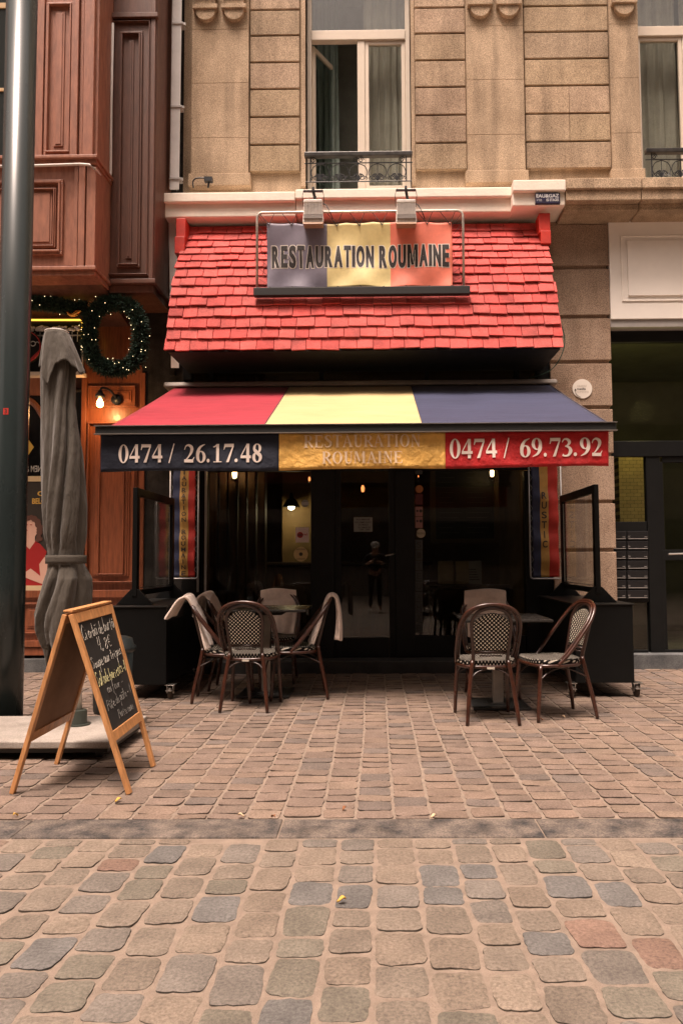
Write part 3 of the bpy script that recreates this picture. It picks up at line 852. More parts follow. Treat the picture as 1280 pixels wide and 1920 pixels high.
# posts and rails
fb(322, 882, 384, 1240, YS + .004, YS + .12); fb(583, 882, 627, 1240, YS - .01, YS + .11); fb(741, 882, 777, 1240, YS - .01, YS + .11); fb(985, 882, 1050, 1240, YS + .004, YS + .12)
fb(384, 1192, 583, 1240, YS + .002, YS + .1); fb(777, 1192, 985, 1240, YS + .002, YS + .1)
sf = b.build('shopfront_frame', black_paint, bld, bevel=.005)
b = MB()
for pa, pb in ((338, 392), (400, 598), (606, 795), (803, 965), (973, 1005)): fb(pa, 664, pb, 712, YS + .05, YS + .056, b)
for pa, pb in ((384, 583), (777, 985)): fb(pa, 882, pb, 1192, YS + .05, YS + .056, b)
build_each(b, 'pane', glass_clear, sf)
b = MB(); fb(384, 882, 388, 1192, YS - .02, YS, b); fb(371, 882, 374, 1110, YS - .03, YS, b)
build_each(b, 'frame_edging', grey_metal, sf)
b = MB()
for q in ((627, 878, 639, 1236), (729, 878, 741, 1236), (639, 1196, 729, 1236)): fb(*q, YS + .01 if q[0] != 639 else YS + .012, YS + .07, b)
dd = b.build('door', black_paint, bld, bevel=.005)
b = MB(); fb(639, 878, 729, 1196, YS + .035, YS + .041, b); b.build('pane', glass_clear, dd)
b = MB(); b.tube([W(739, 1038, YS - .005), W(737, 1039, YS - .06), W(722, 1042, YS - .06)], .009, 8); b.build('door_handle', steel, dd)
# stone step
b = MB(); g_ = G(700, 1272); b.box(x_l, x_r, YF - .28, YF + .3, -.1, Z(1240, YF - .28)); b.build('doorstep', mat('dark_step_stone', (0.05, .05, .048), .6, var=.4, vscale=4, bump=.3), bld, bevel=.01)
# interior
int_wall = mat('ochre_interior_wall', (0.20, 0.125, 0.055), .85, var=.35, vscale=1.6, bump=.2, bscale=20)
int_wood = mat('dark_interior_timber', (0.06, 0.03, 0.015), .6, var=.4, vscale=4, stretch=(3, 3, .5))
b = MB(); y0, y1 = YF + .35, YF + 3.9
b.box(x_l, x_r, y1, y1 + .1, 0, 3.6); b.box(x_l - .1, x_l, YF + .14, y1, 0, 3.6); b.box(x_r, x_r + .1, YF + .14, y1, 0, 3.6)
b.build('interior_wall', int_wall, bld)
b = MB(); b.box(x_l - .1, x_r + .1, YF + .14, y1, 3.6, 3.7); b.build('interior_ceiling', int_wood, bld)
b = MB(); b.box(x_l - .1, x_r + .1, YF + .3, y1, -.05, .1); b.build('interior_floor', int_wood, bld)
# timber partition catching the lantern light, counter, arch
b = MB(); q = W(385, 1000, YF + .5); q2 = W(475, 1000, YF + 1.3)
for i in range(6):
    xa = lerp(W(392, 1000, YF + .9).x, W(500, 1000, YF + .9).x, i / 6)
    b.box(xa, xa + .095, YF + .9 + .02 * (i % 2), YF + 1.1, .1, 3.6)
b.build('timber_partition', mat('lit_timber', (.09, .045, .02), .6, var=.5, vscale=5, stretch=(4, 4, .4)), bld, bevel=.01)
b = MB(); q = W(500, 1100, YF + 2.6); b.box(q.x, q.x + 2.4, YF + 2.6, YF + 3.1, .1, 1.15); b.box(q.x - .05, q.x + 2.45, YF + 2.55, YF + 3.15, 1.151, 1.2)
o = b.build('bar_counter', int_wood, None, bevel=.01); tag(o, 'dark wooden bar counter deep inside the restaurant behind the door', 'counter')
# ------------------------------------------------------------------ red tiled canopy (part of the stone building)
prof = [(424, 8.36), (440, 8.30), (470, 8.12), (505, 7.92), (540, 7.80), (580, 7.71), (618, 7.64), (657, 7.58)]
PZ = [(W(690, py, Y).z, Y) for py, Y in prof]
def can(t):          # t = 0 top .. 1 bottom by arc length
    L_ = [0]
    for i in range(1, len(PZ)): L_.append(L_[-1] + math.hypot(PZ[i][0]-PZ[i-1][0], PZ[i][1]-PZ[i-1][1]))
    d = t * L_[-1]
    for i in range(1, len(PZ)):
        if d <= L_[i] + 1e-9 or i == len(PZ) - 1:
            k = (d - L_[i-1]) / (L_[i] - L_[i-1])
            return lerp(PZ[i-1][0], PZ[i][0], k), lerp(PZ[i-1][1], PZ[i][1], k)
cx0, cx1 = X(311, 655, 7.58), X(1054, 655, 7.58)
b = MB()
NR = 14; ROLLZ = 0.0
def tcol():
    k = random.uniform(0.82, 1.10); g = random.uniform(0.85, 1.3)
    d = random.random(); k *= (.80 if d < .08 else 1); return (0.50 * k, 0.072 * k * g, 0.062 * k * g)
for r_ in range(NR):
    t0, t1 = r_ / NR, (r_ + 1) / NR
    za, ya = can(max(0, t0 - 0.012)); zb, yb = can(min(1, t1))
    dn = Vector((0, yb - ya, zb - za)).normalized(); nrm = Vector((0, dn.z, -dn.y))
    if nrm.y > 0: nrm = -nrm
    x = cx0 + random.uniform(-.02, .01) - (0.09 if r_ % 2 else 0)
    while x < cx1:
        wd = random.uniform(.145, .195); xe = x + wd
        x0_, x1_ = max(x, cx0 + random.uniform(-.012, .008)), min(xe, cx1 + random.uniform(-.01, .01)); x = xe
        if x1_ - x0_ < .03: continue
        lift = random.uniform(.022, .034); dl = random.uniform(-.006, .009); sk = random.uniform(-.005, .005)
        ln = Vector((0, yb - ya, zb - za)); e0 = ln.length
        A = Vector((0, ya, za)) - nrm * 0.0; B = A + dn * (e0 + dl)
        th = 0.017
        g = .002
        p = []
        for off in (0.0, th):
            p += [Vector((x0_ + g, 0, 0)) + A + nrm * (off + .002), Vector((x1_ - g, 0, 0)) + A + nrm * (off + .002),
                  Vector((x1_ - g, 0, 0)) + B + dn * sk + nrm * (off + lift), Vector((x0_ + g, 0, 0)) + B - dn * sk + nrm * (off + lift)]
        # subtle bow of each tile
        b.add(p, [(3,2,1,0),(4,5,6,7),(0,1,5,4),(1,2,6,5),(2,3,7,6),(3,0,4,7)], 0, tcol())
cn = b.build('tiled_canopy', tile_m, bld, bevel=0.004)
# backing boards of the canopy, cheeks and soffit
b = MB(); n = len(PZ)
for i in range(n - 1):
    (z0, y0), (z1, y1) = PZ[i], PZ[i+1]
    b.hexa([(cx0+.02, y0+.012, z0), (cx1-.02, y0+.012, z0), (cx1-.02, YF, z0), (cx0+.02, YF, z0), (cx0+.02, y1+.012, z1), (cx1-.02, y1+.012, z1), (cx1-.02, YF, z1), (cx0+.02, YF, z1)])
b.build('canopy_carcass', black_matt, cn)
# round roll at the foot of the canopy
# red flashings at the top corners
red2 = mat('red_flashing_paint', (0.55, 0.035, 0.02), .5, var=.2, vscale=6, bump=.3)
b = MB()
for (pa, ya, pb, yb) in ((330, 409, 348, 446), (328, 444, 347, 476)):
    q = RC(pa, ya, pb, yb, 8.1); b.box(q[0], q[1], 8.1 - (.0 if ya < 430 else .015), 8.3, q[2], q[3])
for (pa, ya, pb, yb) in ((1010, 399, 1031, 436), (1013, 433, 1032, 458)):
    q = RC(pa, ya, pb, yb, 8.1); b.box(q[0], q[1], 8.1 - (.0 if ya < 430 else .015), 8.3, q[2], q[3])
build_each(b, 'corner_flashing', red2, cn, join=.01, bevel=.008)
# pale edge board beside the canopy
b = MB(); Yb = 8.33
b.hexa([W(321, 690, Yb), W(336, 690, Yb), W(336, 690, Yb + .1), W(321, 690, Yb + .1), W(316, 411, Yb), W(331, 411, Yb), W(331, 411, Yb + .1), W(316, 411, Yb + .1)])
b.build('edge_board', panel_white, bld, bevel=.003)

# green cable drooping at canopy's right end
b = MB(); b.tube([W(1053, 612, 8.3), W(1058, 640, 8.3), W(1050, 670, 8.3), W(1030, 695, 8.35), W(990, 710, 8.4)], .006, 6, smooth=6)
tag(b.build('cable', mat('green_cable', (.02, .06, .04), .5), None), 'thin green cable drooping from the right end of the red tiled canopy', 'cable')

# ------------------------------------------------------------------ banner on its pipe frame
bn = thing('banner_sign', 'three-coloured restaurant banner laced in a pipe frame over the red tiled canopy', 'banner', tuple(W(676, 545, 7.75)))
YB = 7.72
b = MB(); q = RC(475, 537, 881, 552, 7.62); b.box(q[0], q[1], 7.62, 7.70, q[2], q[3])
b.build('base_beam', black_matt, bn, bevel=.006)
pipe = mat('galvanised_pipe', (.55, .50, .44), .4, .6, var=.35, vscale=18)
b = MB()
def rr(x0, x1, z0, z1, r, y, bottom=False):
    pts = [Vector((x0, y, z0)), Vector((x0, y, z1 - r))]
    pts += [Vector((x0 + r - r*math.cos(t*math.pi/12), y, z1 - r + r*math.sin(t*math.pi/12))) for t in range(1, 7)]
    pts += [Vector((x1 - r + r*math.sin(t*math.pi/12), y, z1 - r + r*math.cos(t*math.pi/12))) for t in range(0, 7)]
    pts += [Vector((x1, y, z0))]
    return pts
q = RC(482, 397, 868, 538, YB)
b.tube(rr(q[0], q[1], q[2], q[3], .06, YB), .014, 10)
b.build('pipe_frame', pipe, bn, smooth=True)
qa = RC(501, 417, 847, 539, YB)
bx0, bx1, bz0, bz1 = qa
def bfn(u, v, off=0.0):
    x = lerp(bx0, bx1, u) + .012 * math.sin(v * 3.1) * (u - .5)
    z = lerp(bz0, bz1, v)
    z += (-.012 * abs(math.sin(u * math.pi * 7)) * v ** 4) + .006 * math.sin(u * 17) * (1 - v)
    if v > .5: z -= 0.0
    y = YB + .012 * math.sin(u * 9 + v * 5) + .009 * math.sin(u * 23 - v * 9) * (1.1 - v) + .010 * math.sin(v * 7 + u * 31) * (1 - v) ** 2 + .02 * (1 - (2*v-1)**2)
    return Vector((x, y - off, z))
bcol = [mat('banner_blue', (.17, .155, .20), .6, var=.12, vscale=9), mat('banner_yellow', (.66, .54, .24), .6, var=.12, vscale=9), mat('banner_red', (.74, .19, .12), .6, var=.12, vscale=9)]
b = MB(); b.grid(bfn, 120, 30, mifn=lambda u, v: 0 if u < .325 else (1 if u < .667 else 2))
cl = b.build('banner_cloth', bcol, bn, smooth=True, solid=.0015)
U0, U1, V0, V1 = .022, .985, .315, .655
wht = mat('letter_outline_white', (.75, .68, .6), .6)
blk = mat('letter_black', (.02, .015, .013), .6)
CW = {'R': 1.0, 'E': .86, 'S': .92, 'T': .9, 'A': 1.06, 'U': .98, 'I': .42, 'O': 1.04, 'N': 1.0, 'M': 1.28, ' ': .42}
def mglyph():
    vs = []; fs = []
    for p in ([(0,0),(.19,0),(.19,1),(0,1)], [(.81,0),(1,0),(1,1),(.81,1)], [(.0,1),(.24,1),(.58,.12),(.42,.12)], [(1,1),(.76,1),(.42,.12),(.58,.12)]):
        o_ = len(vs); vs += p; fs.append(tuple(range(o_, o_ + 4)))
    return vs, fs
def heavy(mb, s_, u0, u1, v0, v1, grow, off):
    tot = sum(CW[c_] for c_ in s_); x_ = 0
    for c_ in s_:
        w_ = CW[c_] / tot * (u1 - u0)
        if c_ != ' ':
            g_ = mglyph() if c_ == 'M' else text2d(c_, .035, 4)
            a0, a1 = u0 + x_ + w_ * .07, u0 + x_ + w_ * .93
            for k in ((0,) if c_ == 'I' else (-1, 0, 1)):
                put2d(mb, g_, lambda u, v: bfn(lerp(a0 + .0022, a1 - .0022, u) + k * (.0022 + grow), lerp(v0 - grow * 4, v1 + grow * 4, v), off + .0003 * k))
            if c_ == 'I': put2d(mb, g_, lambda u, v: bfn(lerp(a0 - grow, a1 + grow, u), lerp(v0 - grow * 4, v1 + grow * 4, v), off + .0003))
        x_ += w_
b = MB(); heavy(b, 'RESTAURATION ROUMAINE', U0, U1, V0, V1, 0, .0036); b.build('lettering', blk, cl)
b = MB(); heavy(b, 'RESTAURATION ROUMAINE', U0, U1, V0, V1, .0026, .002); b.build('lettering_outline', wht, cl)
b = MB()
zt = q[3]
for i in range(9):
    u = .01 + i * .1225
    e = bfn(u, 1, .004) - Vector((0, 0, .02)); b.tube([Vector((e.x - .11, YB, zt)), e], .0035, 5); b.tube([e, Vector((e.x + .06, YB, zt))], .003, 5)
    b.lathe([(.008, 0), (.008, .003)], e + Vector((0, -.003, 0)), 8, axis='Y')
    e = bfn(u, 0, .004) + Vector((0, 0, .012)); b.tube([e, Vector((e.x + .02, 7.7, q[2] - .0))], .003, 5)
for k in range(7):
    zz = lerp(q[2], q[3], (k + .5) / 7)
    e = bfn(0, (k + .5) / 7); b.tube([Vector((q[0], YB, zz + .05)), e, Vector((q[0], YB, zz - .06))], .0025, 5)
    e = bfn(1, (k + .5) / 7); b.tube([Vector((q[1], YB, zz + .05)), e, Vector((q[1], YB, zz - .06))], .0025, 5)
b.build('lacing_cord', mat('dark_cord', (.03, .025, .02), .7), bn)

# ------------------------------------------------------------------ floodlights
fl_m = mat('floodlight_enamel', (.62, .57, .52), .45, var=.15, vscale=25, bump=.25, bscale=140)
def flood(px, label):
    Y = 7.62
    c = W(px, 400, Y)
    o = thing('floodlight', label, 'floodlight', tuple(c), 'floodlights over the banner')
    x0, x1, z0, z1 = RC(px - 20, 375, px + 20, 424, Y)
    b = MB(); w_ = x1 - x0
    # hood, tapering body, lower lip
    b.hexa([(x0, Y-.02, z0+.03), (x1, Y-.02, z0+.03), (x1-.01, Y+.16, z0+.10), (x0+.01, Y+.16, z0+.10), (x0+.015, Y+.0, z1-.02), (x1-.015, Y+.0, z1-.02), (x1-.02, Y+.15, z1), (x0+.02, Y+.15, z1)])
    b.box(x0+.012, x1-.012, Y-.035, Y+.0, z1-.045, z1-.005)
    b.build('housing', fl_m, o, bevel=.01)
    b = MB()
    for k in range(13):
        xx = lerp(x0+.022, x1-.022, k/12); b.box(xx-.003, xx+.003, Y-.036, Y-.018, z1-.17, z1-.05)
    b.build('cooling_fins', fl_m, o)
    b = MB(); b.box(x0+.015, x1-.015, Y-.034, Y-.015, z0+.07, z0+.115); b.build('vent_grille', mat('grille_grey', (.25,.22,.2), .6, bump=1, bscale=300), o)
    b = MB(); b.hexa([(x0+.01, Y-.06, z0), (x1-.01, Y-.06, z0), (x1-.01, Y+.1, z0+.02), (x0+.01, Y+.1, z0+.02), (x0+.0, Y-.03, z0+.028), (x1-.0, Y-.03, z0+.028), (x1-.01, Y+.14, z0+.09), (x0+.01, Y+.14, z0+.09)])
    b.build('lens_lip', mat('lip_tan', (.34, .22, .15), .4), o, bevel=.005)
    b = MB(); zc = Z(357, Y)
    b.box(c.x-.105, c.x+.105, Y-.01, Y+.02, zc-.007, zc+.007)
    b.beam(Vector((c.x, Y, zc)), Vector((c.x+.025, Y+.05, z1+.0)), .024, .02)
    b.tube([Vector((c.x+.02, Y+.03, z1+.05)), Vector((c.x, Y+.2, z1+.06)), Vector((c.x, 8.14, z1+.08))], .012, 6)
    b.lathe([(.012, 0), (.014, .012), (.012, .04), (.0, .05)], (c.x, Y, zc), 10)
    for s in (-1, 1):
        b.tube([Vector((c.x+s*.1, Y, zc)), Vector((c.x+s*.112, Y, zc-.06)), Vector((c.x+s*.105, Y+.05, z1-.05))], .003, 5, smooth=4)
        b.box(c.x+s*.09-.002, c.x+s*.09+.002, Y-.002, Y+.002, zc, zc+.02)
    b.tube([Vector((c.x+.04, Y+.1, z1)), Vector((c.x+.12, Y+.08, z1-.01)), Vector((c.x+.17, Y+.06, z1-.10)), Vector((c.x+.20, Y+.1, z1-.16))], .005, 5, smooth=5)
    b.build('bracket', iron, o)
flood(587, 'left floodlight of the two, hanging over the grey-blue third of the banner')
flood(761, 'right floodlight of the two, hanging over the red third of the banner')

# ------------------------------------------------------------------ awning
aw = thing('awning', 'folding-arm awning striped red, yellow and blue over the terrace', 'awning', tuple(W(676, 800, 7.2)))
YR_, YFr = 8.30, 6.20
rx0, rx1 = X(310, 720, 8.2), X(1042, 716, 8.2)
zr = Z(719, 8.2)
b = MB()
b.hexa([(rx0, 8.12, zr-.035), (rx1, 8.12, zr-.035), (rx1, 8.42, zr-.05), (rx0, 8.42, zr-.05), (rx0, 8.14, zr+.02), (rx1, 8.14, zr+.02), (rx1, 8.42, zr+.06), (rx0, 8.42, zr+.06)])
b.build('cassette', mat('cassette_taupe', (.27, .235, .205), .4, .3, var=.15, vscale=5), aw, bevel=.015)
fzb, fzf = zr - .03, Z(797, YFr)
fa, fb_ = X(328, 727, YR_ - .1), X(1030, 724, YR_ - .1)
ga, gb = X(203, 797, YFr), X(1141, 790, YFr)
def afn(u, v):       # u across, v front(0) -> back(1)
    sag = -.010 * math.sin(math.pi * v) * (1 + .12 * math.sin(u * 19))
    return Vector((lerp(lerp(ga, gb, u), lerp(fa, fb_, u), v), lerp(YFr, YR_ - .1, v), lerp(fzf, fzb, v) + sag + .004 * math.sin(u * 40) * math.sin(math.pi * v)))
def seam1(v): return lerp((497-203)/938, (543-328)/702, v ** .62 if v > 0 else 0)
def seam2(v): return lerp((793-203)/938, (771-328)/702, v ** .8 if v > 0 else 0)
us = [i / 40 for i in range(41)]
def warp(u, v):      # three equal runs of the grid follow the two seams
    if u < 1/3: return lerp(0, seam1(v), u * 3)
    if u < 2/3: return lerp(seam1(v), seam2(v), u * 3 - 1)
    return lerp(seam2(v), 1, u * 3 - 2)
def awm(n, c, c2): return mat(n, c, .85, var=.3, vscale=2.6, col2=c2, bump=.5, bscale=7, stretch=(.5, 1.6, 1), sheen=.15, bdist=.02)
acol = [awm('awning_red', (.35, .009, .028), (.27, .007, .022)), awm('awning_yellow', (.56, .43, .21), (.48, .36, .165)), awm('awning_blue', (.024, .031, .082), (.018, .023, .064))]
b = MB(); b.grid(lambda u, v: afn(warp(u, v), v), 60, 24, mifn=lambda u, v: int(u * 3))
b.build('awning_fabric', acol, aw, smooth=True, solid=.002)
b = MB()
for f_ in (seam1, seam2):
    b.tube([afn(f_(k/20), k/20) + Vector((0, -.002, .004)) for k in range(21)], .004, 5)
b.tube([afn(.998, k/10) + Vector((0, 0, .003)) for k in range(11)], .006, 5)
b.build('seam', mat('seam_dark', (.06, .05, .06), .8), aw)
# front bar
bar_m = mat('anthracite_bar', (.032, .034, .034), .38, .2)
x0, x1 = X(178, 803, 6.1), X(1155, 790, 6.1)
zb0, zb1 = Z(811, 6.1), Z(795, 6.1)
b = MB(); b.box(x0, x1, 6.10, 6.22, zb0 + .008, zb1 - .003)
o = b.build('front_bar', bar_m, aw, bevel=.01)
b = MB(); b.box(x0 - .003, x1 + .003, 6.085, 6.215, zb1 - .003, zb1 + .003); b.box(x0 - .003, x1 + .003, 6.085, 6.12, zb0, zb0 + .007)
b.build('edge_trim', mat('trim_pale', (.30, .28, .26), .35, .6), o)
# folded arms
b = MB()
for s, xa in ((1, x0 + .35), (-1, x1 - .35)):
    e = Vector((xa + s * .75, 7.2, zb0 - .0)); e.z = lerp(zb0, fzb, .45) - .12
    b.beam((xa, 6.22, zb0 + .04), e, .04, .06); b.beam(e, (xa + s * .1, 8.25, fzb - .1), .045, .07)
build_each(b, 'folding_arm', black_paint, aw, join=.01, bevel=.005)
# valance in three cloths
vx0, vx1 = X(187, 845, 6.12), X(1142, 835, 6.12)
vz1 = zb0 + .012
vzl = Z(881, 6.12, 200); vzr = Z(872, 6.12, 1140)
def vfn(u, v, off=0.0):
    zb = lerp(Z(881, 6.12, 690), Z(877, 6.12, 690), u) + .006 * math.sin(u * 15)
    y = 6.14 + (1 - v) * (.014 * math.sin(u * 14) + .010 * math.sin(u * 37 + 1) + .006 * math.sin(u * 71)) + .003 * math.sin(v * 9 + u * 60)
    return Vector((lerp(vx0, vx1, u), y - off, lerp(zb, vz1, v)))
us_ = ((524-187)/955, (836-187)/955)
vcol = [mat('valance_navy', (.008, .012, .026), .75, bump=.5, bscale=18, bdist=.02), mat('valance_gold', (.74, .43, .10), .75, var=.25, vscale=9, bump=.7, bscale=16, bdist=.03), mat('valance_red', (.42, .006, .008), .7, var=.25, vscale=8, bump=.6, bscale=16, bdist=.025)]
for k, (a_, c_) in enumerate(((0, us_[0]), (us_[0], us_[1]), (us_[1], 1))):
    b = MB(); b.grid(lambda u, v: vfn(lerp(a_, c_, u), v, .001 * (k == 1)), 70, 10)
    b.build('valance', vcol[k], aw, smooth=True, solid=.0015)['label'] = ('navy valance with telephone number 0474 / 26.17.48', 'gold valance with faded restaurant name', 'red valance with telephone number 0474 / 69.73.92')[k]
txtw = mat('valance_white_print', (.72, .62, .55), .7)
txtf = mat('valance_faded_print', (.74, .60, .46), .8, var=.4, vscale=40, col2=(.72, .52, .28))
def vtext(mb, s, pa, pb, ya, yb):
    ua, ub = (pa-187)/955, (pb-187)/955
    pym = lambda p: lerp(882, 871, (p-187)/955)
    va = (lerp(882, 872, (ua+ub)/2) - yb) / 68.0; vb = (lerp(882, 872, (ua+ub)/2) - ya) / 68.0
    serif(mb, s, lambda u, v, k: vfn(lerp(ua, ub, u), lerp(va, vb, v), .0075 + .0004 * k))
for a_ in (('0474 / 26.17.48', 220, 494, 832, 865), ('0474 / 69.73.92', 843, 1131, 820, 855)):
    b = MB(); vtext(b, *a_); b.build('lettering', txtw, aw)
for a_ in (('RESTAURATION', 570, 790, 814, 837), ('ROUMAINE', 604, 757, 845, 867)):
    b = MB(); vtext(b, *a_); b.build('faded_lettering', txtf, aw)

# ------------------------------------------------------------------ plaques and stickers
def disc(mb, px, py, Y, r, th=.006, n=28, mi=0, sx=1.0):
    c = W(px, py, Y); pts = [c + Vector((r*sx*math.cos(2*math.pi*k/n), 0, r*math.sin(2*math.pi*k/n))) for k in range(n)]
    mb.poly(pts, th, Vector((0, -1, 0)), mi)
YP_ = YF - .04
b = MB(); disc(b, 1091, 729, YP_, .112, .012); pl = b.build('round_plaque', mat('plaque_white', (.78, .72, .64), .5), None, bevel=.002)
tag(pl, 'round white plaque on the stone pier right of the awning', 'plaque')
b = MB(); 
q = RC(1081, 727, 1097, 731, YP_); put_text(b, 'media', q[0], q[1], q[2], q[3], YP_ - .003, 0, .02)
pts = [W(1078, 732, YP_-.004), W(1079, 738, YP_-.004), W(1083, 742, YP_-.004), W(1088, 745, YP_-.004)]
b.tube(pts, .0022, 5, smooth=4); b.poly([W(1076, 732, YP_-.004), W(1080, 732, YP_-.004), W(1078, 728.5, YP_-.004)], .002)
b.build('lettering', blk, pl)
b = MB(); q = RC(1081, 722, 1099, 725.5, YP_); put_text(b, 'ORANGE', q[0], q[1], q[2], q[3], YP_ - .003); q = RC(1081, 733, 1103, 736.5, YP_); put_text(b, 'SOMEONE', q[0], q[1], q[2], q[3], YP_ - .003)
b.build('faint_lettering', mat('faint_grey', (.5, .44, .38), .6), pl)
Ye = YF - .445
q = RC(1003, 362, 1049, 382, Ye)
b = MB(); b.box(q[0], q[1], Ye - .008, Ye + .03, q[2], q[3]); en_ = b.build('enamel_plate', mat('enamel_blue', (.035, .035, .085), .3, var=.5, vscale=20, col2=(.02, .015, .02)), None, bevel=.002)
tag(en_, 'small blue enamel EAU & GAZ plate on the cream ledge', 'enamel sign')
b = MB(); W_ = q[1]-q[0]; H_ = q[3]-q[2]
put_text(b, 'EAU&GAZ', q[0]+W_*.03, q[1]-W_*.05, q[2]+H_*.54, q[2]+H_*.88, Ye-.010, 0, .02)
put_text(b, 'A TOUS', q[0]+W_*.04, q[0]+W_*.25, q[2]+H_*.2, q[2]+H_*.42, Ye-.010); put_text(b, 'ES ETAGES', q[0]+W_*.44, q[1]-W_*.06, q[2]+H_*.2, q[2]+H_*.44, Ye-.010, 0, .02)
b.build('lettering', mat('enamel_white', (.6, .6, .6), .4), en_)
YG = YS + .044                                  # just in front of the glass
cream_p = mat('sticker_cream', (.42, .36, .25), .6)
def sticker(label, mats_, fn):
    b = MB(); fn(b); o = b.build('sticker', mats_, None); tag(o, label, 'sticker', 'stickers on the restaurant glass'); return o
redp = mat('sticker_red', (.35, .02, .02), .6); whp = mat('sticker_white', (.62, .50, .47), .6); drk = mat('sticker_ink', (.03, .025, .02), .6); orp = mat('sticker_orange', (.35, .12, .03), .6); grp = mat('sticker_grey', (.20, .20, .18), .6); yep = mat('sticker_yellow', (.55, .40, .18), .6)
def f1(b):
    q = RC(554, 989, 579, 1017, YG); b.box(q[0], q[1], YG-.001, YG, q[2], q[3], 0); disc(b, 562.5, 1003, YG-.002, .035, .001, mi=1)
    q = RC(558, 1000, 568, 1005, YG); put_text(b, 'deliv', q[0], q[1], q[2], q[3], YG-.0045, 2, .02); q = RC(568.5, 999.5, 576, 1004, YG); put_text(b, 'red', q[0], q[1], q[2], q[3], YG-.0045, 1, .02)
sticker('square white sticker with a red disc on the left window', [whp, redp, drk], f1)
def f2(b):
    disc(b, 564, 1039, YG-.001, .082, .001, mi=0); disc(b, 564, 1039, YG-.003, .021, .001, mi=1)
    for yy, s in ((1030, 'BIENVENUE'), (1048, 'A EMPORTER')):
        q = RC(556, yy-1.5, 572, yy+1.5, YG); put_text(b, s, q[0], q[1], q[2], q[3], YG-.004, 1)
sticker('round yellow sticker with a dark centre below the red disc sticker', [yep, drk], f2)
def f3(b):
    disc(b, 572, 944, YG-.001, .043, .001, mi=0); q = RC(565.5, 941.5, 578.5, 947, YG); b.box(q[0], q[1], YG-.004, YG-.003, q[2], q[3], 1)
sticker('small round grey sticker high on the left window', [grp, mat('sticker_pale', (.35,.36,.34), .6)], f3)
YD = YS + .03
def f4(b):
    q = RC(663, 970, 698, 997, YD); b.box(q[0], q[1], YD-.001, YD, q[2], q[3], 0)
    for yy, s, a_, c_ in ((974, 'ROUMAINE', 668, 693), (979.5, 'NOUS SOMMES OUVERTS', 665, 696), (984, 'DU MARDI', 672, 690), (989, 'AU DIMANCHE', 671, 694), (993, '11H00 - 22H00', 673, 693)):
        q = RC(a_, yy-1.6, c_, yy+1.6, YD); put_text(b, s, q[0], q[1], q[2], q[3], YD-.003, 1, .01)
sticker('grey opening-hours notice on the glass door', [grp, drk], f4)
def strip(ya, yb, m1, m2, label, fn=None, rnd=None):
    def f(b):
        if rnd: disc(b, rnd[0], rnd[1], YG-.002, rnd[2], .001, mi=0, sx=rnd[3] if len(rnd) > 3 else 1)
        else: q = RC(778, ya, 792, yb, YG); b.box(q[0], q[1], YG-.001, YG, q[2], q[3], 0)
        if fn: fn(b)
    sticker(label, [m1, m2], f)
grd = mat('sticker_dark_grey', (.05, .052, .048), .6); mau = mat('sticker_mauve', (.30, .14, .12), .6)
strip(881, 889, grd, drk, 'topmost dark sticker of the strip on the right window')
strip(0, 0, orp, drk, 'orange round sticker high on the right window', rnd=(785.5, 917, .045))
strip(926, 946, mat('sticker_maroon', (.09, .01, .01), .6), drk, 'dark maroon square sticker below the orange round one')
def sp(yy):
    def f(b):
        disc(b, 782, yy, YG-.003, .012, .001, mi=1); disc(b, 788.5, yy, YG-.003, .018, .001, mi=1)
    return f
strip(950, 968, mau, drk, 'upper of the two mauve stickers on the right window', sp(958)); strip(969, 990, mau, drk, 'lower of the two mauve stickers, just above the round cream one', sp(977))
def spc(b):
    q = RC(780, 997, 796, 1002, YG); put_text(b, 'Bistro', q[0], q[1], q[2], q[3], YG-.004, 1)
strip(0, 0, cream_p, drk, 'round cream sticker half way up the strip of stickers', spc, rnd=(788.5, 1000, .052))
for i, ch in enumerate('SITEUAHXB'):
    ya = 1012 + i * 19.5
    def fc(b, ya=ya, ch=ch):
        q = RC(781, ya+4, 789, ya+15, YG); put_text(b, ch, q[0], q[1], q[2], q[3], YG-.003, 1)
    strip(ya, ya + 18.5, grd, drk, 'dark square sticker with letter %s in the lower strip on the right window' % ch, fc)
def fo(b):
    q = RC(783.5, 1203, 790, 1213, YG); put_text(b, 'B', q[0], q[1], q[2], q[3], YG-.004, 1, .03)
strip(0, 0, grp, drk, 'oval grey country sticker at the foot of the right window', fo, rnd=(787, 1208, .042, 1.25))

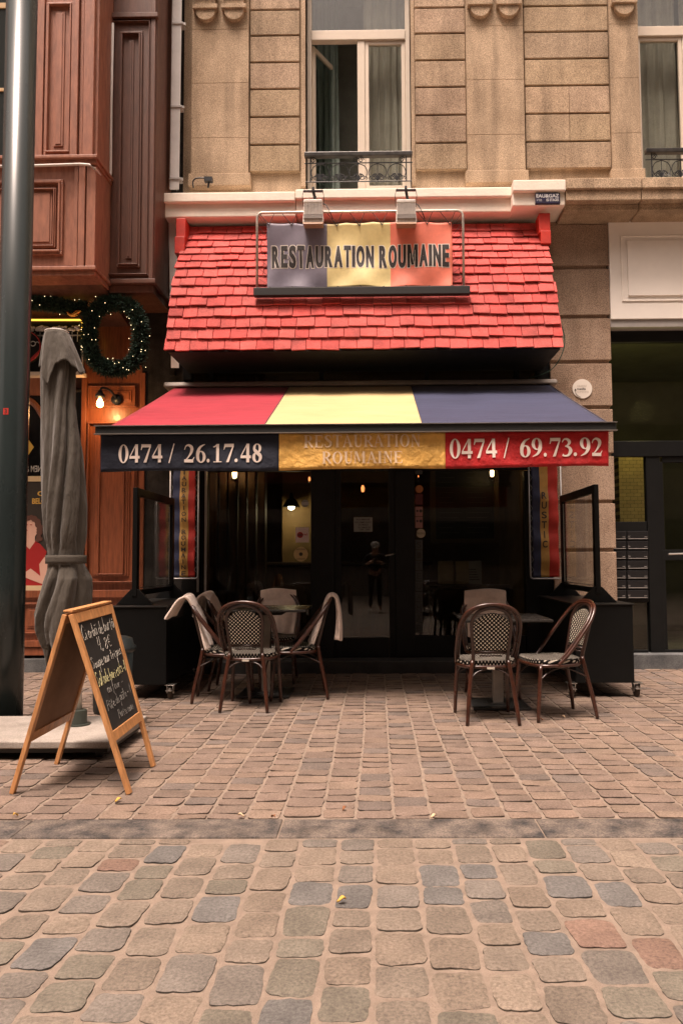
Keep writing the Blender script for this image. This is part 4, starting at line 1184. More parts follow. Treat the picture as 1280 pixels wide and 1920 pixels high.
# ------------------------------------------------------------------ hanging side banners
def side_banner(pa, pb, cols, word, uy, ub, label, Yq, flipx=1):
    o = thing('side_banner', label, 'banner', tuple(W((pa+pb)/2, 1085, Yq)), 'upright banners at the ends of the terrace')
    q = RC(pa, 872, pb, 1085, Yq); x0, x1, z0, z1 = q
    b = MB(); z1 = z1 + .25; r = .03
    pts = [Vector((x0, Yq, z1)), Vector((x0, Yq, z0+r)), Vector((x0+r*.3, Yq, z0+r*.3)), Vector((x0+r, Yq, z0)), Vector((x1-r, Yq, z0)), Vector((x1-r*.3, Yq, z0+r*.3)), Vector((x1, Yq, z0+r)), Vector((x1, Yq, z1))]
    b.tube(pts, .009, 8)
    b.build('pipe_frame', mat('pipe_shaded', (.35, .34, .33), .4, .7), o, smooth=True)
    b = MB(); xa, xb = x0 + .03, x1 - .035
    def f(u, v, off=0): return Vector((lerp(xa, xb, u), Yq + .012*math.sin(v*17+u*3) + .008*math.sin(v*41) - off, lerp(z0+.02, z1, v)))
    def mi(u, v):
        for k, (lo, hi) in enumerate(cols):
            if lo <= u < hi: return k
        return 0
    b.grid(f, 16, 60, mifn=mi)
    m3 = [mat('flag_navy', (.016, .022, .06), .7, var=.2, vscale=8), mat('flag_gold', (.44, .25, .06), .7, var=.2, vscale=8), mat('flag_red', (.40, .02, .012), .7, var=.2, vscale=8)]
    c = b.build('banner_cloth', m3, o, smooth=True, solid=.001)
    b = MB(); n = len(word)
    vt, vb = uy
    for k, ch in enumerate(word):
        if ch == ' ': continue
        v1 = lerp(vt, vb, k / n); v0 = v1 + (vb - vt) / n * .72
        V = lambda y: (Z(y, Yq) - (z0+.02)) / (z1 - z0 - .02)
        g = text2d(ch, .02)
        ua, ub_ = ub
        if ch == 'I': ua, ub_ = lerp(ua, ub_, .4), lerp(ua, ub_, .6)
        put2d(b, g, lambda u, v: f(lerp(ua, ub_, u), lerp(V(v0), V(v1), v), .012))
    b.build('lettering', blk, c)
    b = MB()
    for k in range(12):
        zz = lerp(z0+.05, z1-.1, k/12)
        b.tube([Vector((x0, Yq, zz)), Vector((xa+.005, Yq-.01, zz+.05)), Vector((x0, Yq, zz+.1))], .002, 4)
        b.tube([Vector((x1, Yq, zz)), Vector((xb-.005, Yq-.01, zz+.05)), Vector((x1, Yq, zz+.1))], .002, 4)
    b.build('lacing_cord', mat('grey_cord', (.2, .2, .2), .7), o)
side_banner(319, 372, [(0, .30), (.30, .66), (.66, 1.01)], 'STAURATION ROUMAINE', (868, 1080), (.40, .60), 'upright blue, gold and red banner reading RESTAURATION ROUMAINE at the terrace left end', 8.28)
side_banner(992, 1052, [(0, .33), (.33, .62), (.62, 1.01)], 'RUSTIC', (925, 1034), (.36, .55), 'upright blue, gold and red banner reading RUSTIC beside the stone pier', 8.28)

# ------------------------------------------------------------------ lit lamps inside the restaurant
bulb = mat('warm_bulb', (1, .7, .4), .5, emit=(1, .62, .26), estr=14)
bulb_d = mat('dim_orange_bulb', (1, .4, .15), .5, emit=(1, .28, .08), estr=2.2)
bulb_w = mat('white_bulb', (1, .9, .7), .5, emit=(1, .85, .6), estr=20)
def lantern(px, py, Y, h, label, m=None, pw=0, name='wall_lantern'):
    m = m or bulb
    c = W(px, py, Y); o = thing(name, label, 'lamp', tuple(c), 'lit lamps inside the restaurant')
    r = h * .28
    b = MB(); b.lathe([(r*.3, -h*.5), (r*.7, -h*.35), (r*.85, h*.1), (r*.5, h*.38), (r*.2, h*.45)], c, 14); b.build('bulb', m, o, smooth=True)
    b = MB(); b.lathe([(r*.3, -h*.75), (r*1.3, -h*.6), (r*1.2, -h*.5), (r*.3, -h*.48)], c, 14); b.lathe([(r*1.1, h*.42), (r*1.0, h*.5), (r*.2, h*.75)], c, 14)
    for k in range(4):
        a_ = k * math.pi / 2 + .5; b.tube([c + Vector((r*1.2*math.cos(a_), r*1.2*math.sin(a_), -h*.55)), c + Vector((r*1.05*math.cos(a_), r*1.05*math.sin(a_), h*.45))], r*.07, 5)
    b.tube([c + Vector((0, 0, -h*.7)), c + Vector((0, .06, -h*.9)), c + Vector((0, .14, -h*.8))], r*.15, 6)
    b.build('lantern_cage', iron, o)
    if pw:
        l = bpy.data.lights.new('lantern_glow', 'POINT'); l.energy = pw; l.color = (1, .55, .22); l.shadow_soft_size = .04
        lo = bpy.data.objects.new('lantern_glow', l); C.objects.link(lo); lo.location = (0, -.07, 0); lo.parent = o
lantern(440, 888, YF + .75, .13, 'brightest lit lantern on the timber partition inside left window', pw=1.3)
lantern(476, 903, YF + 1.0, .11, 'second lit lantern right of the brightest one inside left window', pw=0.8)
lantern(580, 898, YF + 2.0, .07, 'small orange lamp at top right of the left window', bulb_d, name='small_lamp')
lantern(680, 916, YF + 2.3, .11, 'orange lamp glowing behind the glass door', bulb_d, name='small_lamp')
lantern(714, 874, YF + 1.2, .06, 'small lit bulb at top of the glass door', bulb, name='small_lamp')
lantern(922, 886, YF + 1.5, .12, 'lit lantern at top right inside the right window', pw=.5)
lantern(784, 893, YF + 1.6, .03, 'tiny pinkish lamp just inside the right window', bulb_d, name='small_lamp')
# shaded spot on ochre wall
c = W(546, 950, YF + 2.4); o = thing('shaded_lamp', 'black shaded spot lamp on the ochre wall inside left window', 'lamp', tuple(c), 'lit lamps inside the restaurant')
b = MB(); b.lathe([(.13, 0), (.11, .03), (.07, .10), (.03, .13), (.02, .2)], c, 18); b.build('lamp_shade', black_matt, o, smooth=True)
b = MB(); b.lathe([(.001, -.05), (.04, -.035), (.05, 0), (.04, .03), (.01, .04)], c, 14); b.build('bulb', bulb_w, o, smooth=True)
l = bpy.data.lights.new('spot_glow', 'POINT'); l.energy = 3.0; l.color = (1, .75, .4); l.shadow_soft_size = .05
lo = bpy.data.objects.new('spot_glow', l); C.objects.link(lo); lo.location = (0, -.05, -.1); lo.parent = o
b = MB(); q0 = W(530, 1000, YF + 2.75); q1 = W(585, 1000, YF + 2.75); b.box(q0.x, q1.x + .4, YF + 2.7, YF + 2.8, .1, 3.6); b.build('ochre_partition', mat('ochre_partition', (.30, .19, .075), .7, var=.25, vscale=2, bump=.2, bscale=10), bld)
b = MB(); q0 = W(812, 1000, YF + 1.9); q1 = W(958, 1000, YF + 1.9)
q = RC(816, 872, 925, 1010, YF + 1.9)
b.box(q[0], q[1], YF + 1.9, YF + 1.94, q[2], q[3] + .2); cb = b.build('wall_board', mat('chalk_menu', (.02, .022, .024), .5), None, bevel=.004); tag(cb, 'large dark menu board in a timber frame inside the right window', 'menu board')
b = MB()
for k in range(16):
    z = lerp(q[3] + .1, q[2] + .08, k / 15)
    for cc in (0, 1):
        xa = lerp(q[0], q[1], .06 + .48 * cc); b.box(xa, xa + (q[1]-q[0]) * random.uniform(.2, .38), YF + 1.894, YF + 1.897, z, z + .008)
b.build('chalk_lines', mat('dim_chalk', (.10, .10, .10), .8), cb)
b = MB(); t = .07; b.box(q[0]-t, q[0], YF+1.88, YF+1.95, q[2]-t, q[3]+.27); b.box(q[1], q[1]+t, YF+1.88, YF+1.95, q[2]-t, q[3]+.27); b.box(q[0], q[1], YF+1.88, YF+1.95, q[2]-t, q[2]); b.build('board_frame', mat('board_frame_wood', (.12, .08, .04), .6), cb, bevel=.004)
kraft = mat('kraft_paper', (.30, .22, .12), .8, var=.2, vscale=8)
for px, w_ in ((835, 26), (866, 24), (888, 26)):
    c0 = W(px - w_/2, 1095, YF + .5); c1 = W(px + w_/2, 1052, YF + .5)
    b = MB(); b.hexa([(c0.x, YF+.45, c0.z), (c1.x, YF+.45, c0.z), (c1.x, YF+.6, c0.z), (c0.x, YF+.6, c0.z), (c0.x-.005, YF+.46, c1.z), (c1.x+.004, YF+.46, c1.z), (c1.x, YF+.57, c1.z+.005), (c0.x, YF+.57, c1.z)])
    if px == 888:
        o = b.build('carton', mat('white_carton', (.30, .28, .24), .6), None, bevel=.003); tag(o, 'pale printed carton standing right of the paper bags inside the window', 'carton')
        b = MB(); 
        for k in range(5): b.box(c0.x+.02, c1.x-.03-.01*k, YF+.443, YF+.447, c0.z+.05+.03*k, c0.z+.058+.03*k)
        b.build('print', drk, o)
    else:
        o = b.build('paper_bag', kraft, None, bevel=.004); tag(o, ('leftmost brown paper bag on the shelf inside the right window' if px == 835 else 'brown paper bag between the other bag and the pale carton'), 'paper bag', 'paper bags in the window')
b = MB(); q0 = W(800, 1097, YF + .5); q1 = W(955, 1097, YF + .5); b.box(q0.x, q1.x, YF + .35, YF + .75, q0.z - .05, q0.z - .002)
for xx in (q0.x + .05, q1.x - .05): b.box(xx - .02, xx + .02, YF + .4, YF + .7, .1, q0.z - .05)
o = b.build('window_shelf', int_wood, None, bevel=.004); tag(o, 'dark low shelf inside the right window carrying paper bags', 'shelf')
# ------------------------------------------------------------------ timber fronted building on the left
lb = thing('timber_building', 'red-brown panelled timber building with a projecting bay left of the restaurant', 'building', (-4.2, 8.5, 0))
YL = 8.50
xg = X(291, 400, 7.8)                    # right end of the bay
xr_ = X(306, 900, YL)
# backing wall
b = MB()
b.box(-9.0, xr_ + .02, YL + .12, YL + .5, 0, 9.3)
b.build('wall', wood_red_dark, lb)
b = MB(); b.box(xr_ - .25, wx0 + .02, YF + .02, YF + .5, 0, 9.3); b.box(xg + .0, X(322, 200, 8.2), 8.42, 8.6, Z(690, 8.2), 9.3)
b.build('party_wall', stone_mat('dark_render', (.05, .045, .04), (.018, .016, .015), .3, .5, 3), lb)  # near-black wall filling the dark gap between the buildings
# --- bay: front block and set back block
def moulded(mb, x0, x1, z0, z1, Y, w_=.035, d=.022, raised=True):
    """picture-frame mould standing proud of the face with a fielded panel inside"""
    for k, (ww, dd) in enumerate(((w_, d), (w_ * .55, d * 1.7))):
        i = k * w_ * .4
        a0, a1, c0, c1 = x0 + i, x1 - i, z0 + i, z1 - i
        mb.box(a0, a1, Y - dd, Y + .002, c1 - ww * .6, c1); mb.box(a0, a1, Y - dd, Y + .002, c0, c0 + ww * .6)
        mb.box(a0, a0 + ww * .6, Y - dd + .0005, Y + .002, c0 + ww * .6, c1 - ww * .6); mb.box(a1 - ww * .6, a1, Y - dd + .0005, Y + .002, c0 + ww * .6, c1 - ww * .6)
    if raised:
        s = w_ * 1.9
        mb.box(x0 + s, x1 - s, Y - d * .5, Y + .002, z0 + s, z1 - s)
        mb.box(x0 + s + .02, x1 - s - .02, Y - d * .8, Y + .002, z0 + s + .02, z1 - s - .02)
YA_, YB_ = 7.40, 7.80
xc = X(181, 400, YA_)
zA, zB = Z(505, YA_, 100), Z(530, YB_, 240)
b = MB(); b.box(-9, xc, YA_, YB_ + .4, zB + .03, 9.3); b.build('bay_front', wood_red, lb, bevel=.004)
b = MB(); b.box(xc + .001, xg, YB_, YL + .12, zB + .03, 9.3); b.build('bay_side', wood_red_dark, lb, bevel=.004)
def q4(pa, ya, pb, yb, Y): return RC(pa, ya, pb, yb, Y)
# front: pilaster strips, tall panel, sill, apron panel
b = MB()
zs_ = Z(302, YA_, 130)
q = q4(92, 12, 133, 287, YA_); moulded(b, q[0] - .03, q[1] + .03, q[2] - .03, q[3] + .03, YA_, .05, .025)
for pa, pb, d in ((74, 84, .03), (137, 150, .05), (152, 158, .02), (160, 179, .045)):
    q = q4(pa, 0, pb, 296, YA_); b.box(q[0], q[1], YA_ - d, YA_ + .002, zs_ + .02, 9.3)
for pa, pb, d in ((141, 148, .03), (150, 162, .045), (164, 181, .03)):
    q = q4(pa, 315, pb, 500, YA_); b.box(q[0], q[1], YA_ - d, YA_ + .002, Z(500, YA_), zs_ - .07)
q = q4(-60, 340, 120, 480, YA_); moulded(b, q[0], q[1], q[2], q[3], YA_, .06, .03)
q = q4(-40, 355, 107, 467, YA_); moulded(b, q[0], q[1], q[2], q[3], YA_, .03, .028)
b.build('bay_panelling', wood_red, lb, bevel=.004)
b = MB()
b.box(-9, xc + .03, YA_ - .09, YB_, zs_ - .015, zs_ + .02); b.box(-9, xc + .012, YA_ - .055, YB_, zs_ - .055, zs_ - .016)
z_ = Z(500, YA_); b.box(-9, xc + .02, YA_ - .05, YB_, z_ - .02, z_ + .02); b.box(-9, xc, YA_ - .02, YB_, z_ - .07, z_ - .021)
b.build('bay_cornice', wood_red, lb, bevel=.006)
b = MB(); z_ = zB + .03
b.hexa([(-9, YA_ + .02, zA - .03), (xc - .02, YA_ + .02, zA - .03), (xc - .02, YL, zA - .25), (-9, YL, zA - .25), (-9, YA_ + .02, zA + .0), (xc - .02, YA_ + .02, zA + .0), (xc - .02, YL, zA), (-9, YL, zA)])
b.box(xc - .019, xg + .02, YB_ - .04, YL, zB - .02, zB + .029); b.box(xc - .01, xg - .02, YB_ + .02, YL, zB - .10, zB - .021)
b.build('bay_underside', wood_red_dark, lb, bevel=.006)
b = MB(); q = q4(228, 66, 261, 497, YB_); moulded(b, q[0] - .03, q[1] + .03, q[2] - .03, q[3] + .03, YB_, .05, .025)
q = q4(207, 45, 277, 515, YB_); moulded(b, q[0] - .03, q[1] + .03, q[2] - .02, q[3] + .03, YB_, .03, .02, False)
q = q4(283, 0, 291, 520, YB_); b.box(q[0], q[1], YB_ - .03, YB_ + .002, zB + .03, 9.3)
b.box(xc + .001, xg + .02, YB_ - .05, YB_ + .002, Z(45, YB_) + .08, Z(45, YB_) + .13)
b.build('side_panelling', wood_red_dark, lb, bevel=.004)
# bay window (its right jamb shows left of the lamp post)
b = MB(); yel = mat('pale_timber_frame', (.50, .33, .16), .5)
q = q4(-60, 165, 14, 171, YA_ - .02); b.box(-5.0, X(13, 168, YA_), YA_ - .02, YA_ + .0, q[2], q[3]); q = q4(-60, 8, 14, 18, YA_); b.box(-5.0, X(13, 12, YA_), YA_ - .02, YA_ + .0, q[2], q[3])
bw_ = b.build('bay_window_frame', yel, lb, bevel=.003)
b = MB(); b.box(-5.0, X(12, 100, YA_), YA_ - .008, YA_ - .001, Z(297, YA_), 9.2); b.build('pane', mat('dark_bay_glass', (.03, .035, .035), .06, spec=.8), bw_)
# pale conduit
b = MB(); cy = YA_ - .10
pts = [W(-60, 313, cy), W(60, 311, cy), W(150, 308, cy), W(168, 309, cy), W(178, 316, cy), W(198, 341, YB_ - .05), W(205, 340, YB_ - .05), W(208, 325, YB_ - .05), W(209, 200, YB_ - .05), W(212, 44, YB_ - .05)]
b.tube(pts, .014, 8); tag(b.build('conduit', mat('conduit_white', (.62, .57, .52), .5), None, smooth=True), 'thin pale conduit bent along the sill and side of the timber bay', 'conduit')
b = MB(); b.tube([W(190, 0, YB_ - .1), W(202, 24, YB_ - .1)], .012, 6); b.tube([W(184, -40, YB_ - .1), W(190, 0, YB_ - .1)], .012, 6); tag(b.build('cable', grey_metal, None), 'short grey cable at the top corner of the timber bay', 'cable')
# downpipe
b = MB(); Yd = 8.2; 
b.hexa([W(318, 356, Yd), W(336, 356, Yd), W(336, 356, Yd + .09), W(318, 356, Yd + .09), W(326, -230, Yd), W(345, -230, Yd), W(345, -230, Yd + .09), W(326, -230, Yd + .09)])
dp = b.build('downpipe', mat('downpipe_paint', (.62, .60, .58), .5, var=.1, vscale=4), None, bevel=.01); tag(dp, 'pale square downpipe running up between the stone and timber buildings', 'downpipe')
b = MB()
for yy in (44, 200, 335):
    a_, c_ = W(lerp(325, 319, yy/335), yy, Yd), W(lerp(344, 338, yy/335), yy, Yd); b.box(a_.x - .005, c_.x + .005, Yd - .012, Yd + .1, a_.z - .012, a_.z + .012); b.box(c_.x + .005, c_.x + .03, Yd, Yd + .02, a_.z - .02, a_.z + .012)
b.build('pipe_clip', mat('clip_grey', (.4, .38, .36), .5, .4), dp, bevel=.002)

# --- ground floor of the timber building
b = MB(); zt = zB - .1
x1p, x2p = X(150, 900, YL), X(291, 900, YL)
b.box(x1p, xr_, YL, YL + .121, .22, zt)
b.build('pilaster_backing', wood_red_lo, lb, bevel=.004)
b = MB()
q = q4(166, 790, 258, 1095, YL); moulded(b, q[0] - .02, q[1], q[2], q[3], YL, .045, .03)
q = q4(185, 805, 238, 1080, YL); moulded(b, q[0], q[1], q[2], q[3], YL, .04, .028)
q = q4(165, 722, 258, 765, YL); moulded(b, q[0], q[1], q[2], q[3], YL, .035, .022)
q = q4(152, 700, 161, 1210, YL); b.box(q[0], q[1], YL - .035, YL + .002, q[2], q[3]); q = q4(263, 700, 272, 1110, YL); b.box(q[0], q[1], YL - .03, YL + .002, q[2], q[3])
b.build('pilaster_panelling', wood_red_lo, lb, bevel=.005)
b = MB(); q = q4(150, 1106, 262, 1120, YL); b.box(-9, q[1], YL - .05, YL + .003, q[2], q[3]); q = q4(40, 1200, 262, 1212, YL); b.box(-9, q[1] + .1, YL - .06, YL + .003, q[2], q[3]); q = q4(40, 1214, 262, 1228, YL); b.box(-9, q[1] + .1, YL - .04, YL + .003, q[2], q[3])
q = q4(40, 1128, 150, 1190, YL); b.box(-9, q[1], YL - .01, YL + .12, .22, Z(1106, YL)); moulded(b, q[0], q[1], q[2], q[3], YL - .01, .04, .02)
b.build('base_panelling', wood_red_lo, lb, bevel=.005)
b = MB(); b.box(-9, xr_, YL - .08, YL + .3, -.1, Z(1231, YL)); b.build('plinth', bluestone, lb, bevel=.008)
# dark shop window with poster, lettering, yellow lozenge
b = MB(); xw1 = x1p - .005
b.box(-9, xw1, YL + .05, YL + .119, Z(1105, YL), Z(722, YL)); wn = b.build('shop_window', mat('dark_shop_glass', (.006, .006, .007), .08, spec=.7), lb)
b = MB()
arch = [W(48, 748, YL), W(58, 752, YL), W(68, 762, YL), W(78, 778, YL), W(90, 800, YL)]
b.tube([p + Vector((0, .02, 0)) for p in arch], .035, 8, smooth=4); b.box(-9, X(90, 712, YL), YL + .0, YL + .06, Z(735, YL), Z(700, YL))
b.build('arched_head', wood_red, wn)
b = MB(); b.poly([W(44, 832, YL + .04), W(64, 838, YL + .04), W(46, 858, YL + .04), W(26, 838, YL + .04)][::-1], .002) if False else b.poly([W(45, 812, YL + .045), W(64, 838, YL + .045), W(45, 866, YL + .045), W(26, 838, YL + .045)], .002)
b.build('yellow_lozenge', mat('lozenge_yellow', (.60, .42, .08), .6), wn)
b = MB(); q = q4(48, 873, 78, 885, YL + .04); g = text2d('NEM &', .01); put2d(b, g, lambda u, v: Vector((lerp(q[1], q[0], u), YL + .045, lerp(q[2], q[3], v)))); b.build('mirrored_lettering', lt, wn)
# poster: woman in a red shirt
pf = thing('poster', 'framed poster of a dark-haired woman in a red shirt behind the parasol', 'poster', tuple(W(70, 1100, YL - .0)))
YQ = YL - .01
b = MB(); q = q4(-30, 903, 108, 1098, YQ); b.box(q[0], q[1], YQ, YQ + .03, q[2], q[3]); b.build('poster_sheet', mat('poster_black', (.03, .024, .018), .6), pf)
b = MB(); cf = mat('poster_cream_edge', (.66, .52, .30), .6)
for (ya, yb) in ((893, 903), (1098, 1107)):
    k = q4(-34, ya, 110, yb, YQ); b.box(k[0], k[1], YQ - .01, YQ + .03, k[2], k[3])
build_each(b, 'poster_frame', cf, pf); b = MB(); k = q4(-34, 1108, 114, 1116, YQ); b.box(k[0], k[1], YQ - .03, YQ + .05, k[2], k[3]); b.build('poster_ledge', black_paint, pf)
def flat(pts, lay): 
    b_ = MB(); b_.poly([W(x, y, YQ - .002 - .0012 * lay) for x, y in pts], .001); return b_
skin = mat('poster_skin', (.70, .42, .32), .6); hair = mat('poster_hair', (.11, .045, .03), .6); shirt = mat('poster_red', (.36, .01, .01), .6)
flat([(30, 1000), (45, 992), (58, 990), (60, 1015), (67, 1022), (70, 1024), (84, 1036), (88, 1050), (86, 1080), (78, 1098), (20, 1098), (25, 1030), (45, 1022)][::-1], 1).build('printed_shirt', shirt, pf) if False else None
flat([(20, 1060), (28, 1030), (46, 1024), (66, 1014), (76, 1020), (88, 1034), (85, 1046), (78, 1060), (82, 1098), (20, 1098)], 1).build('printed_shirt', shirt, pf)
flat([(46, 1020), (48, 1008), (45, 1000), (46, 984), (50, 974), (60, 972), (70, 982), (72, 996), (66, 1006), (66, 1016), (56, 1030)], 2).build('printed_face', skin, pf)
b = MB(); rh = random.Random(2)
for x_, y_, r_ in [(48,974,4),(53,971,5),(59,970,5),(65,973,6),(70,978,6),(73,985,6),(75,992,6),(75,999,6),(73,1006,5),(70,1012,4),(76,1010,4),(69,984,4),(78,988,4)]:
    for k in range(2): disc(b, x_ + rh.uniform(-1, 1), y_ + rh.uniform(-1, 1), YQ - .008 - .0011*k - .0001 * len(b.v) / 60, r_ * .006 * (1 - .3*k), .0004, 12)
b.build('printed_hair', hair, pf)
flat([(84, 1044), (90, 1052), (88, 1078), (82, 1096), (66, 1090), (46, 1082), (46, 1074), (58, 1066), (66, 1072), (76, 1080), (74, 1058)], 4).build('printed_arm', skin, pf)
b = MB()
for (x_, y_) in ((51, 984), (59, 984)): b.poly([W(x_ - 2.5, y_, YQ - .008), W(x_, y_ + 1, YQ - .008), W(x_ + 2.5, y_, YQ - .008), W(x_, y_ - 1, YQ - .008)], .0005)
b.poly([W(46, 994, YQ - .008), W(50, 996, YQ - .008), W(53, 994, YQ - .008), W(50, 993, YQ - .008)], .0005); b.build('printed_features', shirt, pf)
b = MB(); k = q4(61, 934, 92, 945, YQ); put_text(b, 'BELGE', k[0], k[1], k[2], k[3], YQ - .004, 0, .03); k = q4(71, 921, 82, 930, YQ); put_text(b, 'C', k[0], k[1], k[2], k[3], YQ - .004, 0, .03); b.build('lettering', mat('poster_gold', (.65, .40, .08), .6), pf)
# neon framed sign box and round sign
YN = 8.15
nb = thing('neon_sign', 'black sign box edged with a yellow neon tube left of the wreath', 'neon sign', tuple(W(75, 700, YN)))
b = MB(); q = q4(-80, 604, 152, 700, YN); b.box(q[0], q[1], YN + .02, YN + .12, q[2], q[3]); b.build('sign_box', black_paint, nb, bevel=.005)
b = MB(); b.tube([W(-80, 599, YN), W(60, 600, YN), W(150, 600, YN), W(154, 604, YN), W(155, 620, YN), W(155, 640, YN)], .011, 8); b.build('neon_tube', mat('neon_yellow', (1, .7, .1), .5, emit=(1, .52, .06), estr=1.3), nb)
b = MB(); b.tube([W(155, 640, YN), W(155, 698, YN)], .008, 6); k = q4(-80, 698, 156, 705, YN); b.box(k[0], k[1], YN - .02, YN + .1, k[2], k[3]); b.build('sign_edge', white_paint, nb)
b = MB()
for i in range(9):
    xx = W(66 + i * 10, 630, YN).x; b.box(xx - .003, xx + .003, YN - .01, YN + .0, Z(636, YN), Z(618, YN))
b.box(W(60, 630, YN).x, W(152, 630, YN).x, YN - .012, YN + .0, Z(625, YN), Z(623, YN)); b.build('small_grille', lt, nb)
b = MB(); rs = random.Random(3)
for i in range(60):
    p = W(58 + rs.random() * 92, 620 - rs.random() ** 1.5 * 8, YN - .02); r_ = .012 + rs.random() * .014
    b.lathe([(r_*.4, -r_*.6), (r_, -.2*r_), (r_*.9, r_*.3), (r_*.4, r_*.7)], p, 7)
sn = b.build('artificial_snow', mat('artificial_snow', (.78, .74, .70), .9), None, smooth=True); sn['kind'] = 'stuff'; tag(sn, 'white artificial snow lying along the neon sign', 'artificial snow')
rsn = thing('round_sign', 'round black and red shop sign half hidden by the parasol', 'round sign', tuple(W(50, 650, YN - .1)))
b = MB(); disc(b, 46, 650, YN - .12, .185, .05); b.build('sign_disc', black_paint, rsn, bevel=.005)
b = MB(); c = W(46, 650, YN - .125)
b.tube([c + Vector((.175*math.cos(a_), 0, .175*math.sin(a_))) for a_ in [2*math.pi*k/32 for k in range(32)]], .006, 6, closed=True); b.poly([c + Vector((.165*math.cos(R(a_)), 0, .165*math.sin(R(a_)))) for a_ in range(-75, -14, 6)], .003); b.build('red_rim', redp, rsn)
b = MB(); 
for dx in (.035, .10):
    b.tube([c + Vector((dx + .028*math.cos(a_), -.01, .03 + .026*math.sin(a_))) for a_ in [2*math.pi*k/14 for k in range(14)]], .005, 5, closed=True)
b.tube([c + Vector((-.03, -.01, 0)), c + Vector((.01, -.01, .0)), c + Vector((.035, -.01, .004))], .004, 5); b.tube([c + Vector((.125, -.01, .04)), c + Vector((.15, -.01, .05)), c + Vector((.165, -.01, .035))], .004, 5, smooth=3)
b.build('script_lettering', lt, rsn)

# wreath and garland
needle = mat('fir_needles', (.022, .055, .034), .7, var=.5, vscale=30)
tiny = mat('fairy_light', (1, .9, .6), .5, emit=(1, .78, .42), estr=2.2)
def fir(path, r, dens, name, label, cat, lights):
    rg = random.Random(len(path)); b = MB(); li = []
    L_ = len(path)
    for i in range(L_ - 1):
        p, q = path[i], path[i+1]; d = (q - p)
        for k in range(int(dens * d.length)):
            a_ = rg.random() * 6.283; h = Vector((0, 0, 1)) if abs(d.normalized().z) < .9 else Vector((1, 0, 0))
            u = d.cross(h).normalized(); v = d.cross(u).normalized()
            o_ = p + d * rg.random(); n_ = (u * math.cos(a_) + v * math.sin(a_))
            rr_ = r * rg.uniform(.35, 1.0); ln = rg.uniform(.03, .065)
            base = o_ + n_ * rr_ * .6; tip = base + (n_ + d.normalized() * rg.uniform(-.8, .8) + Vector((rg.uniform(-.5,.5), rg.uniform(-.5,.5), rg.uniform(-.7,.3)))).normalized() * ln
            s_ = (tip - base).cross(Vector((rg.random()-.5, rg.random()-.5, rg.random()-.5))).normalized() * .0055
            b.add([base - s_, base + s_, tip + s_*.5, tip - s_*.5], [(0, 1, 2, 3)])
            if rg.random() < .010 and n_.y < .2: li.append(tip + n_ * .02)
    o = thing(name, label, cat, tuple(path[0]))
    b.build('fir_needles', needle, o)
    core = MB(); core.tube(path, r * .35, 6); core.build('branch_core', mat('branch_brown', (.02, .015, .01), .9), o)
    lm = MB()
    for p in li[:lights]: lm.lathe([(.001, -.004), (.004, 0), (.001, .004)], p, 5)
    lm.build('fairy_lights', tiny, o)
YW_ = 7.86
wc = W(216, 630, YW_)
ringp = []
for k in range(41):
    a_ = 2 * math.pi * k / 40
    ringp.append(W(216 + 48 * math.copysign(abs(math.cos(a_)) ** .8, math.cos(a_)), 630 - 62 * math.copysign(abs(math.sin(a_)) ** .8, math.sin(a_)), YW_))
fir(ringp, .105, 5200, 'wreath', 'large fir wreath with fairy lights under the timber bay', 'wreath', 80)
fir([W(x, y, YW_) for x, y in ((-60, 572), (20, 570), (60, 566), (110, 572), (150, 580), (165, 575))], .085, 5200, 'garland', 'fir garland with fairy lights over the neon sign', 'garland', 30)
b = MB(); c = W(140, 588, YW_ - .1); b.tube([c + Vector((-.08, 0, .02)), c + Vector((-.03, 0, -.02)), c + Vector((.03, 0, .01)), c + Vector((.07, 0, .03))], [.008, .02, .03, .008], 8, smooth=3)
tag(b.build('gold_ornament', mat('gold_ornament', (.8, .4, .08), .25, .9), None, smooth=True), 'shiny gold ornament in the garland above the neon tube', 'ornament')
# lamp under the wreath
c = W(188, 752, 8.25)
o = thing('wall_lamp', 'bare glowing bulb on a black wall bracket under the wreath', 'wall lamp', tuple(c))
b = MB(); b.lathe([(.001, -.075), (.03, -.06), (.038, -.03), (.03, .0), (.016, .025), (.014, .04)], c, 16); b.build('bulb', mat('lamp_bulb', (1, .8, .5), .5, emit=(1, .58, .22), estr=16), o, smooth=True)
b = MB(); b.lathe([(.022, .03), (.05, .045), (.055, .07), (.03, .09), (.022, .12)], c, 16)
b.tube([c + Vector((0, 0, .1)), c + Vector((.02, 0, .15)), c + Vector((.08, .08, .14)), c + Vector((.11, .2, .08))], .014, 8, smooth=4); b.lathe([(.06, 0), (.06, .03), (.02, .04)], c + Vector((.11, .2, .06)), 14, axis='Y'); b.build('bracket', iron, o, smooth=True)
l = bpy.data.lights.new('lamp_glow', 'POINT'); l.energy = 7; l.color = (1, .5, .18); l.shadow_soft_size = .04
lo = bpy.data.objects.new('lamp_glow', l); C.objects.link(lo); lo.location = (0, -.05, -.08); lo.parent = o

# ------------------------------------------------------------------ the buildings across the street (behind the camera)
ob = thing('opposite_building', 'pale banded office building across the street, seen in the window reflections', 'building', (0, -8.5, 0))
opp = mat('opposite_render', (.20, .18, .155), .8, var=.1, vscale=1); oppg = mat('opposite_glass', (.02, .025, .03), .15)
b = MB(); b.box(-22, 22, -8.9, -8.5, 0, 20); b.build('wall', opp, ob)
b = MB()
for z in (1.0, 4.3, 7.3, 10.2, 13.1): b.box(-21, 21, -8.51, -8.4, z, z + 1.5)
b.build('window_band', oppg, ob)

